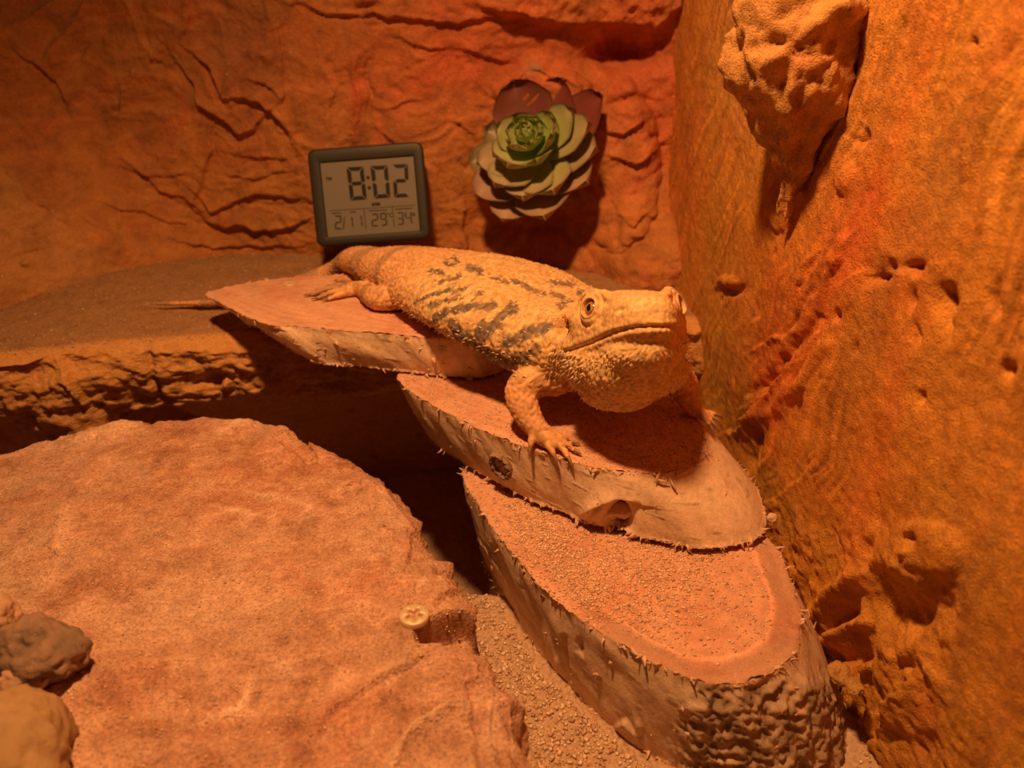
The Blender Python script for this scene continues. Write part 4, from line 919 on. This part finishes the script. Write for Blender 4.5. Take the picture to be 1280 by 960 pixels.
# near front leg
limb([(3.0, 29.0, -13.6, 1.0), (1.9, 28.2, -13.95, .86), (.9, 27.8, -14.0, .74), (.35, 27.5, -14.3, .66), (.55, 26.95, -14.95, .60), (1.0, 26.45, -15.45, .46), (1.35, 26.1, -15.65, .44), (1.6, 25.9, -15.75, .38)])
fr_dx = np.array((.42, -.05, 0))
fr = [[(.55, 26.35, -15.6), (.35, 26.05, -15.7), (.30, 25.85, -15.95)], [(.9, 26.05, -15.7), (1.05, 25.6, -15.75), (1.22, 25.30, -15.98)], [(1.1, 26.05, -15.7), (1.5, 25.55, -15.72), (1.75, 25.1, -15.95)], [(1.25, 26.15, -15.7), (1.72, 25.85, -15.72), (2.05, 25.55, -15.9)], [(1.25, 26.3, -15.7), (1.7, 26.3, -15.75), (2.0, 26.2, -15.92)]]
fr = [[tuple(np.array(q)+fr_dx) for q in p] for p in fr]
for p in fr: toes([[(*p[0], .22), (*p[1], .165), (*p[2], .115)]]); claws.append((p[1], p[2]))
# far front leg
limb([(4.6, 30.0, -13.8, 1.0), (5.8, 29.0, -14.0, .85), (6.9, 28.4, -14.2, .62), (7.3, 28.5, -15.0, .55), (7.65, 28.6, -15.7, .42), (7.85, 28.5, -15.95, .36)])
for k in range(4):
    p = [(7.85, 28.5, -15.92), (8.1+.12*k, 28.1+.22*k-.2, -15.95), (8.2+.16*k, 27.8+.32*k-.2, -16.0)]; toes([[(*p[0], .2), (*p[1], .15), (*p[2], .11)]]); claws.append((p[1], p[2]))
# near hind leg
limb([(-4.2, 37.3, -12.9, .95), (-4.7, 36.4, -13.0, .88), (-5.6, 35.55, -13.2, .72), (-6.35, 35.45, -13.4, .60), (-6.95, 36.0, -13.45, .55), (-7.5, 37.1, -13.55, .44), (-7.95, 37.75, -13.68, .40), (-8.5, 37.85, -13.75, .37)])
bk = [[(-8.2, 38.0, -13.7), (-8.8, 38.9, -13.75), (-9.35, 39.35, -13.85)], [(-8.4, 38.0, -13.75), (-9.3, 38.2, -13.7), (-10.0, 38.0, -13.88)], [(-8.5, 37.8, -13.75), (-9.5, 37.7, -13.68), (-10.4, 37.35, -13.88)], [(-8.4, 37.6, -13.75), (-9.2, 37.25, -13.7), (-9.9, 36.85, -13.88)], [(-8.2, 37.5, -13.78), (-8.8, 37.0, -13.74), (-9.35, 36.65, -13.88)]]
for p in bk: toes([[(*p[0], .24), (*p[1], .17), (*p[2], .11)]]); claws.append((p[1], p[2]))
# far hind leg
limb([(-5.0, 38.2, -13.0, .95), (-3.6, 39.0, -13.2, .8), (-2.9, 39.3, -13.35, .6), (-3.6, 39.9, -13.5, .45), (-4.4, 40.0, -13.7, .35)])
for k in range(4):
    p = [(-4.4, 40.0, -13.75), (-5.0, 39.7+.2*k, -13.8), (-5.5, 39.6+.3*k, -13.88)]; toes([[(*p[0], .2), (*p[1], .15), (*p[2], .1)]])
VV, FFk, b0 = [], [], 0
for v, f in pieces:
    VV.append(v); FFk += [tuple(int(i)+b0 for i in q) for q in f]; b0 += len(v)
tm = bpy.data.meshes.new('tmp'); tm.from_pydata(np.concatenate(VV).tolist(), [], FFk)
bm = bmesh.new(); bm.from_mesh(tm); bmesh.ops.recalc_face_normals(bm, faces=bm.faces); bm.to_mesh(tm); bm.free()
to = bpy.data.objects.new('tmp', tm); COL.objects.link(to)
md = to.modifiers.new('r', 'REMESH'); md.mode = 'VOXEL'; md.voxel_size = .053; md.adaptivity = 0
dg_ = bpy.context.evaluated_depsgraph_get(); ev = to.evaluated_get(dg_); em = ev.to_mesh()
nv = len(em.vertices); DV = np.empty(nv*3); em.vertices.foreach_get('co', DV); DV = DV.reshape(-1, 3)
lt_ = np.empty(len(em.polygons), np.int32); em.polygons.foreach_get('loop_total', lt_); li = np.empty(len(em.loops), np.int32); em.loops.foreach_get('vertex_index', li)
ed = np.empty(len(em.edges)*2, np.int32); em.edges.foreach_get('vertices', ed); ed = ed.reshape(-1, 2)
ev.to_mesh_clear(); bpy.data.objects.remove(to); bpy.data.meshes.remove(tm)
assert (lt_ == 4).all()
DF = li.reshape(-1, 4)
deg = np.bincount(ed.ravel(), minlength=nv).astype(float)[:, None]
def smooth_step(P, lam):
    S = np.zeros_like(P); np.add.at(S, ed[:, 0], P[ed[:, 1]]); np.add.at(S, ed[:, 1], P[ed[:, 0]]); return P+lam*(S/deg-P)
thin = np.zeros(nv)
for a_, b_ in claws: thin = np.maximum(thin, np.exp(-(np.minimum(np.linalg.norm(DV-np.array(a_), axis=1), np.linalg.norm(DV-np.array(b_), axis=1))/.7)**2))
for it in range(14):
    Q = smooth_step(DV, .5); k_ = (1-.75*thin)[:, None] if it > 2 else 1.0
    DV = DV+(Q-DV)*k_
def local(P): q = P-Oh; return q@Fh, q@Sh, q@Uh
_f, _s, _u = local(DV); wbd = (sstep(-.85, -1.2, _u)*sstep(-1.5, -.5, _f)*(np.linalg.norm(DV-Oh, axis=1) < 5))[:, None]
for it in range(45): DV = DV+(smooth_step(DV, .6)-DV)*wbd
# head-local coordinates and sculpted detail
N = vnormals(DV, DF)
f_, s_, u_ = local(DV); sa = np.abs(s_); ishead = (f_ > -.8)*(np.linalg.norm(DV-Oh, axis=1) < 6.5)*(sa < 2.75)*(u_ > -3.4)*(DV[:, 2] > -15.2)
mouth = [(.62, -.74), (1.2, -.72), (2.0, -.63), (3.0, -.47), (3.9, -.33), (4.9, -.26)]
dm = poly_dist(f_, u_, mouth)[0]
infr = ishead*(f_ > .6)*(u_ > -1.3)
g = np.exp(-(dm/.055)**2)*infr*(f_ < 5.2); DV = DV-N*(.115*g)[:, None]
lipw = np.exp(-((dm-.16)/.09)**2)*infr; DV = DV+N*(.035*lipw)[:, None]
ear = np.exp(-((f_-.62)/.22)**2-((u_-.0)/.40)**2)*(s_ < -1.2)*ishead
Ue, Ve, _ = proj(DV); vw = Oh/np.linalg.norm(Oh); ear2 = np.exp(-(((Ue-703)-.25*(Ve-408))/6.5)**2-((Ve-408)/13)**2)*(N@-vw > 0)*(np.linalg.norm(DV-Oh, axis=1) < 4.5)*(s_ > 0); DV = DV-N*(.62*ear)[:, None]+(vw+Fh*-.2+RI*.25)*(.75*ear2)[:, None]
nos = np.exp(-((f_-4.15)/.12)**2-((u_-.40)/.09)**2)*(sa > .3)*ishead; DV = DV-N*(.14*nos)[:, None]
re_ = np.full(len(DV), 9.); al_ = np.zeros(len(DV)); EY = []
for s in (1, -1):
    eo = Sh*s*.72+Fh*.62+Uh*.2; eo /= np.linalg.norm(eo); ec = HL(2.15, 1.30*s, .60); q_ = DV-ec; al = q_@eo; rr = np.linalg.norm(q_-al[:, None]*eo, axis=1)
    m_ = (al > .1)*(al < .9)*(rr < 1.2); re_ = np.where(m_, rr, re_); al_ = np.where(m_, al, al_); EY.append((s, ec, eo))
    hole_ = m_*sstep(.33, .25, rr); DV = DV-eo*(hole_*np.clip(al-.12, 0, 9))[:, None]
iseye = (re_ < 1.0)*ishead
DV = DV-N*(.04*np.exp(-((re_-.45)/.04)**2)*iseye+.05*np.exp(-((re_-.66)/.06)**2)*iseye)[:, None]
pit = np.exp(-((f_-3.1)/.35)**2-((u_-.25)/.16)**2)*(sa > .5)*ishead; DV = DV-N*(.07*pit)[:, None]
# folds of skin on the neck, behind the arm and on the flank
axis = crom([t[:3] for t in torso], 400, False); 
arcl = np.concatenate([[0], np.cumsum(np.linalg.norm(np.diff(axis, axis=0), axis=1))])
from mathutils.kdtree import KDTree
kd = KDTree(len(axis))
for i_, p_ in enumerate(axis): kd.insert(p_, i_)
kd.balance()
near_i = np.array([kd.find(p_)[1] for p_ in DV])
sA = arcl[near_i]; rel_ = DV-axis[near_i]; tgA = np.gradient(axis, axis=0); tgA /= np.linalg.norm(tgA, axis=1)[:, None]
sdA = np.cross(tgA, (0, 0, 1)); sdA /= np.linalg.norm(sdA, axis=1)[:, None]
lat = np.sum(rel_*sdA[near_i], 1); phi = np.arctan2(rel_[:, 2], lat)
Udr, Vdr, _ = proj(DV)
DV = DV+N*(.05*fbm(DV*.8, 3, 701)*(1-thin))[:, None]
N = vnormals(DV, DF)
# scales as relief: cells in a frame that follows the body, larger on the flank, keeled on the beard
body = np.stack([sA*7.0, phi*19.0, 0*sA], 1); hm = ishead*sstep(-.6, .2, f_)
hexs = np.stack([f_*8.0, np.arctan2(s_, -u_-.6)*15, 0*f_], 1)
limbp = DV*6.2
rad3 = crom([t[3:] for t in torso], 400, False)[near_i]
onlimb = sstep(.05, .35, np.hypot(lat/(rad3[:, 0]+.15), rel_[:, 2]/(np.where(rel_[:, 2] > 0, rad3[:, 1], rad3[:, 2])+.15))-1)
sc3 = np.where(hm[:, None] > .5, np.where((u_ < -.9)[:, None], hexs*np.array((1, 1, 1)), DV*8.5), body)
sc3 = np.where((onlimb > .5)[:, None]*(hm < .5)[:, None], limbp, sc3)
f1, f2, cid = worley(sc3*.9, 5)
amp = np.where(hm > .5, np.where(u_ < -.9, .055, .028), np.where(onlimb > .5, .045, .062))*(1-.7*thin)*(1-.85*np.clip(iseye*sstep(.75, .6, re_), 0, 1))
DV = DV+N*(amp*(1-1.9*np.clip(f1, 0, .8)))[:, None]
# belly and feet rest on the wood
for poly, zz in ((S1, -13.9), (S2, -15.98)):
    o_ = crom(poly, 160); c_ = o_.mean(0); o_ = c_+(o_-c_)*1.03
    m_ = inside(DV, o_)*(DV[:, 2] > zz-.75); DV[:, 2] = np.where(m_, np.maximum(DV[:, 2], zz), DV[:, 2])
# pigment
cream = np.array((.74, .50, .23)); sand_ = np.array((.72, .45, .20)); redd = np.array((.70, .36, .17)); dark = np.array((.165, .125, .10)); pale = np.array((.80, .56, .28)); gold = np.array((.72, .42, .10))
nz1 = fbm(DV*.7, 3, 711); w_ = np.clip(.5+.8*nz1, 0, 1)[:, None]; C = cream*(1-w_)+sand_*w_
wl_ = np.clip(onlimb*(1-hm)+sstep(7.5, 4, np.abs(sA-24))*0+sstep(24, 19, sA), 0, 1)[:, None]; C = C*(1-wl_*.75)+redd*wl_*.75
lowf = (sstep(-12.9, -13.8, DV[:, 2])*(1-hm)*(sA > 22))[:, None]; C = C*(1-.55*lowf)+redd*.55*lowf
beard = (hm*sstep(-.9, -1.5, u_))[:, None]; C = C*(1-beard)+np.array((.72, .47, .21))*beard
facw = (hm*sstep(-.9, -.5, u_)*np.clip(.4+.9*fbm(DV*1.3, 3, 715), 0, 1))[:, None]; C = C*(1-.5*facw)+np.array((.80, .49, .22))*.5*facw
yl = (np.clip(fbm(DV*.9, 3, 718), 0, 1)*(1-hm)*sstep(22, 25, sA))[:, None]; C = C*(1-.5*yl)+gold*.5*yl
STR = [([(518, 378), (550, 367), (566, 361)], 2.4), ([(530, 384), (552, 376), (580, 372)], 2), ([(542, 400), (560, 387), (592, 383), (616, 381)], 5), ([(550, 352), (575, 346)], 3), ([(538, 368), (562, 363), (584, 361)], 2.6), ([(590, 376), (602, 366)], 3),
       ([(598, 424), (614, 408), (642, 385)], 6.5), ([(604, 405), (594, 425)], 5), ([(635, 429), (656, 417), (684, 408)], 6.5), ([(564, 402), (576, 422), (584, 440)], 6), ([(600, 438), (616, 449), (636, 453), (656, 448)], 9), ([(585, 420), (596, 436)], 5), ([(540, 338), (551, 341)], 3),
       ([(586, 334), (600, 339)], 4), ([(556, 330), (558, 324), (568, 323), (572, 328), (564, 331), (556, 330)], 1.8), ([(655, 357), (668, 364), (680, 366)], 2.6), ([(690, 353), (714, 356)], 3.5), ([(690, 367), (705, 371)], 3), ([(640, 350), (658, 356)], 2.2), ([(612, 346), (636, 352)], 2.2), ([(700, 382), (712, 376)], 2.5), ([(724, 366), (738, 368)], 2.5), ([(664, 440), (672, 434)], 3)]
camside = (N@(-px_at(600, 400, 1.0)/np.linalg.norm(px_at(600, 400, 1.0))) > -.1)
cj_ = ((cid >> 6) % 100)/100.; wdk = np.zeros(nv); jit = 3.0*fbm(DV*2.2, 3, 720)
for pts_, w in STR:
    d_ = poly_dist(Udr+jit, Vdr+jit*.7, pts_)[0]; wdk = np.maximum(wdk, sstep(w*1.35+.8, w*.75, d_+4.5*(cj_-.5)))
wdk = wdk*camside*(hm < .5)
far_ = (~camside)*(1-hm)*(1-onlimb)*sstep(.25, .5, noise(np.stack([sA*.55, phi*1.2, 0*sA], 1), 733))*(sA > 20)
wdk = np.clip(wdk+far_, 0, 1)
bandt = (sstep(.15, .45, np.sin(sA*2.2)))*(sA < 18)*.45; wdk = np.maximum(wdk, bandt)
cellj = ((cid >> 6) % 100)/100.
wdk = wdk*(.62+.38*(cellj > .22)); C = C*(1-wdk[:, None])+dark*wdk[:, None]
net = (np.abs(lat) < 1.6)*(1-hm)*(sA > 24)*np.clip(.2+noise(np.stack([sA*1.6, lat*1.6, 0*lat], 1), 740), 0, .6); C = C*(1-net[:, None]*.55)+np.array((.60, .30, .15))*net[:, None]*.55
fleck = ((cid >> 14) % 100 < 9)*(1-hm)*sstep(22, 24, sA); C = C*(1-.45*fleck[:, None])+np.array((.42, .2, .1))*.45*fleck[:, None]
C *= (.72+.50*cellj)[:, None]
lid = (iseye*np.exp(-((re_-.34)/.09)**2))[:, None]; C = C*(1-.5*lid)+np.array((.66, .38, .18))*.5*lid
C = np.clip(C, 0.01, .95)
MAT_SKIN = material('lizard_skin', [(.9, .88, .86), (1, 1, 1), (1.05, 1.03, 1)], 400, 6, .62, attr='tint', spec=.35, bumps=[('noise', 2200, .35, .0003)])
dorg = (-1.0, 33.0, -16.0)
dragon = thing('bearded_dragon', dorg, 'tan bearded dragon with dark flank markings lying on the birch slices, head raised', 'lizard')
bodyo = put('body', DV, DF, MAT_SKIN, dragon, dorg, attrs={'tint': C})
# eyes
MAT_EYE = material('eye', [(.95, .95, .95), (1, 1, 1)], 600, 3, .12, attr='tint', spec=.6)
for s, ec, out in EY:
    c = ec+out*.17
    d2, f2_ = blob_mesh(48, 36); P = d2*.345
    ang = np.degrees(np.arccos(np.clip(d2@out, -1, 1)))
    e_u = Uh-out*(Uh@out); e_u /= np.linalg.norm(e_u); e_f = np.cross(out, e_u)
    pu = np.hypot((d2@e_u)/.42, (d2@e_f)/.26)
    col = np.where((pu < 1)[:, None]*(d2@out > 0)[:, None], (.008, .007, .006), np.where((ang < 40)[:, None], (.50, .27, .10), (.40, .22, .10)))
    col = np.where(((ang > 30)*(ang < 40))[:, None], (.22, .11, .05), col)
    put('eye', P+c, f2_, MAT_EYE, dragon, dorg, attrs={'tint': col}, label='brown eye with black pupil')
# claws
MAT_CLAW = plain('claw', (.30, .17, .09), .4, .4)
for a_, b_ in claws:
    a_, b_ = np.array(a_), np.array(b_); d = b_-a_; d /= np.linalg.norm(d)
    t_ = b_+d*.18+np.array((0, 0, -.02)); e = b_+d*.34+np.array((0, 0, -.16))
    zz = -13.9 if b_[1] > 33 else (-15.98 if inside(e[None], crom(S2, 80))[0] else -99); t_[2] = max(t_[2], zz+.06); e[2] = max(e[2], zz+.02)
    V, F = tube([(*(b_-d*.05), .085), (*t_, .06), (*e, .012)], 10, 8, (.3, .2, 1)); put('claw', V, F, MAT_CLAW, dragon, dorg)
# spines: beard fringe, cheek and flank rows
MAT_SPINE = material('spines', [(.70, .48, .26), (.86, .66, .40)], 200, 3, .6, spec=.3)
N = vnormals(DV, DF); f_, s_, u_ = local(DV); r = np.random.default_rng(9)
VV, FFk = [], []
def spine(p, d, L, w):
    b = len(VV); d = d/np.linalg.norm(d); x = np.cross(d, (.3, .2, 1)); x /= np.linalg.norm(x); y = np.cross(d, x)
    for k in range(5): VV.append(p-d*.04+(x*math.cos(k*1.2566)+y*math.sin(k*1.2566))*w)
    VV.append(p+d*L)
    for k in range(5): FFk.append((b+k, b+(k+1) % 5, b+5))
def field(mask, count, dirf, L, w, mind):
    idx = np.nonzero(mask)[0]; r.shuffle(idx); got = []
    for i in idx:
        if len(got) >= count: break
        if got and np.min(np.linalg.norm(np.array(got)-DV[i], axis=1)) < mind: continue
        got.append(DV[i]); spine(DV[i], dirf(i), L*(.7+.6*r.random()), w)
back = -Fh*.8
Ud2, Vd2, _ = proj(DV); cs2 = (N@-vw > .05)*(np.linalg.norm(DV-Oh, axis=1) < 5)
field(cs2*(np.abs(Ud2-706) < 24)*(np.abs(Vd2-(455+.25*(Ud2-706))) < 17) > 0, 70, lambda i: N[i]*.55-RI*.55-UP*.45, .26, .055, .15)
field(cs2*(np.abs(Ud2-745) < 40)*(np.abs(Vd2-447) < 14)*(u_ < -1.0) > 0, 60, lambda i: N[i]*.5-RI*.35-UP*.5, .13, .045, .15)
field(ishead*(np.abs(s_) > 1.5)*(u_ < -.85)*(u_ > -2.1)*(f_ < 1.1)*(f_ > -.6) > 0, 220, lambda i: N[i]*.55+back*.9-Uh*.35, .24, .05, .17)
field(ishead*(u_ < -1.1)*(f_ < 2.6)*(np.abs(s_) > .9) > 0, 420, lambda i: N[i]*.35+back*.6-Uh*.6, .11, .045, .17)
field(ishead*(s_ < -1.3)*(u_ < -.7)*(u_ > -2.4) > 0, 200, lambda i: N[i]*.8+back*.6-Uh*.2, .22, .045, .15)
field((hm < .5)*(np.abs(lat) > np.interp(sA, [20, 24, 28, 32, 36], [1.7, 2.7, 3.2, 3.2, 2.3]))*(sA > 20)*(sA < 36)*(onlimb < .6)*(DV[:, 2] < -12.9)*(DV[:, 2] > -13.7) > 0, 150, lambda i: N[i]*.8-tgA[near_i[i]]*.6, .22, .05, .22)
field((hm < .5)*(onlimb < .4)*(DV[:, 2] > -13.6)*(sA > 18) > 0, 700, lambda i: N[i]*.5-tgA[near_i[i]]*.6, .085, .045, .24)
put('spines', np.array(VV), np.array(FFk), MAT_SPINE, dragon, dorg, smooth=False, kind='stuff')
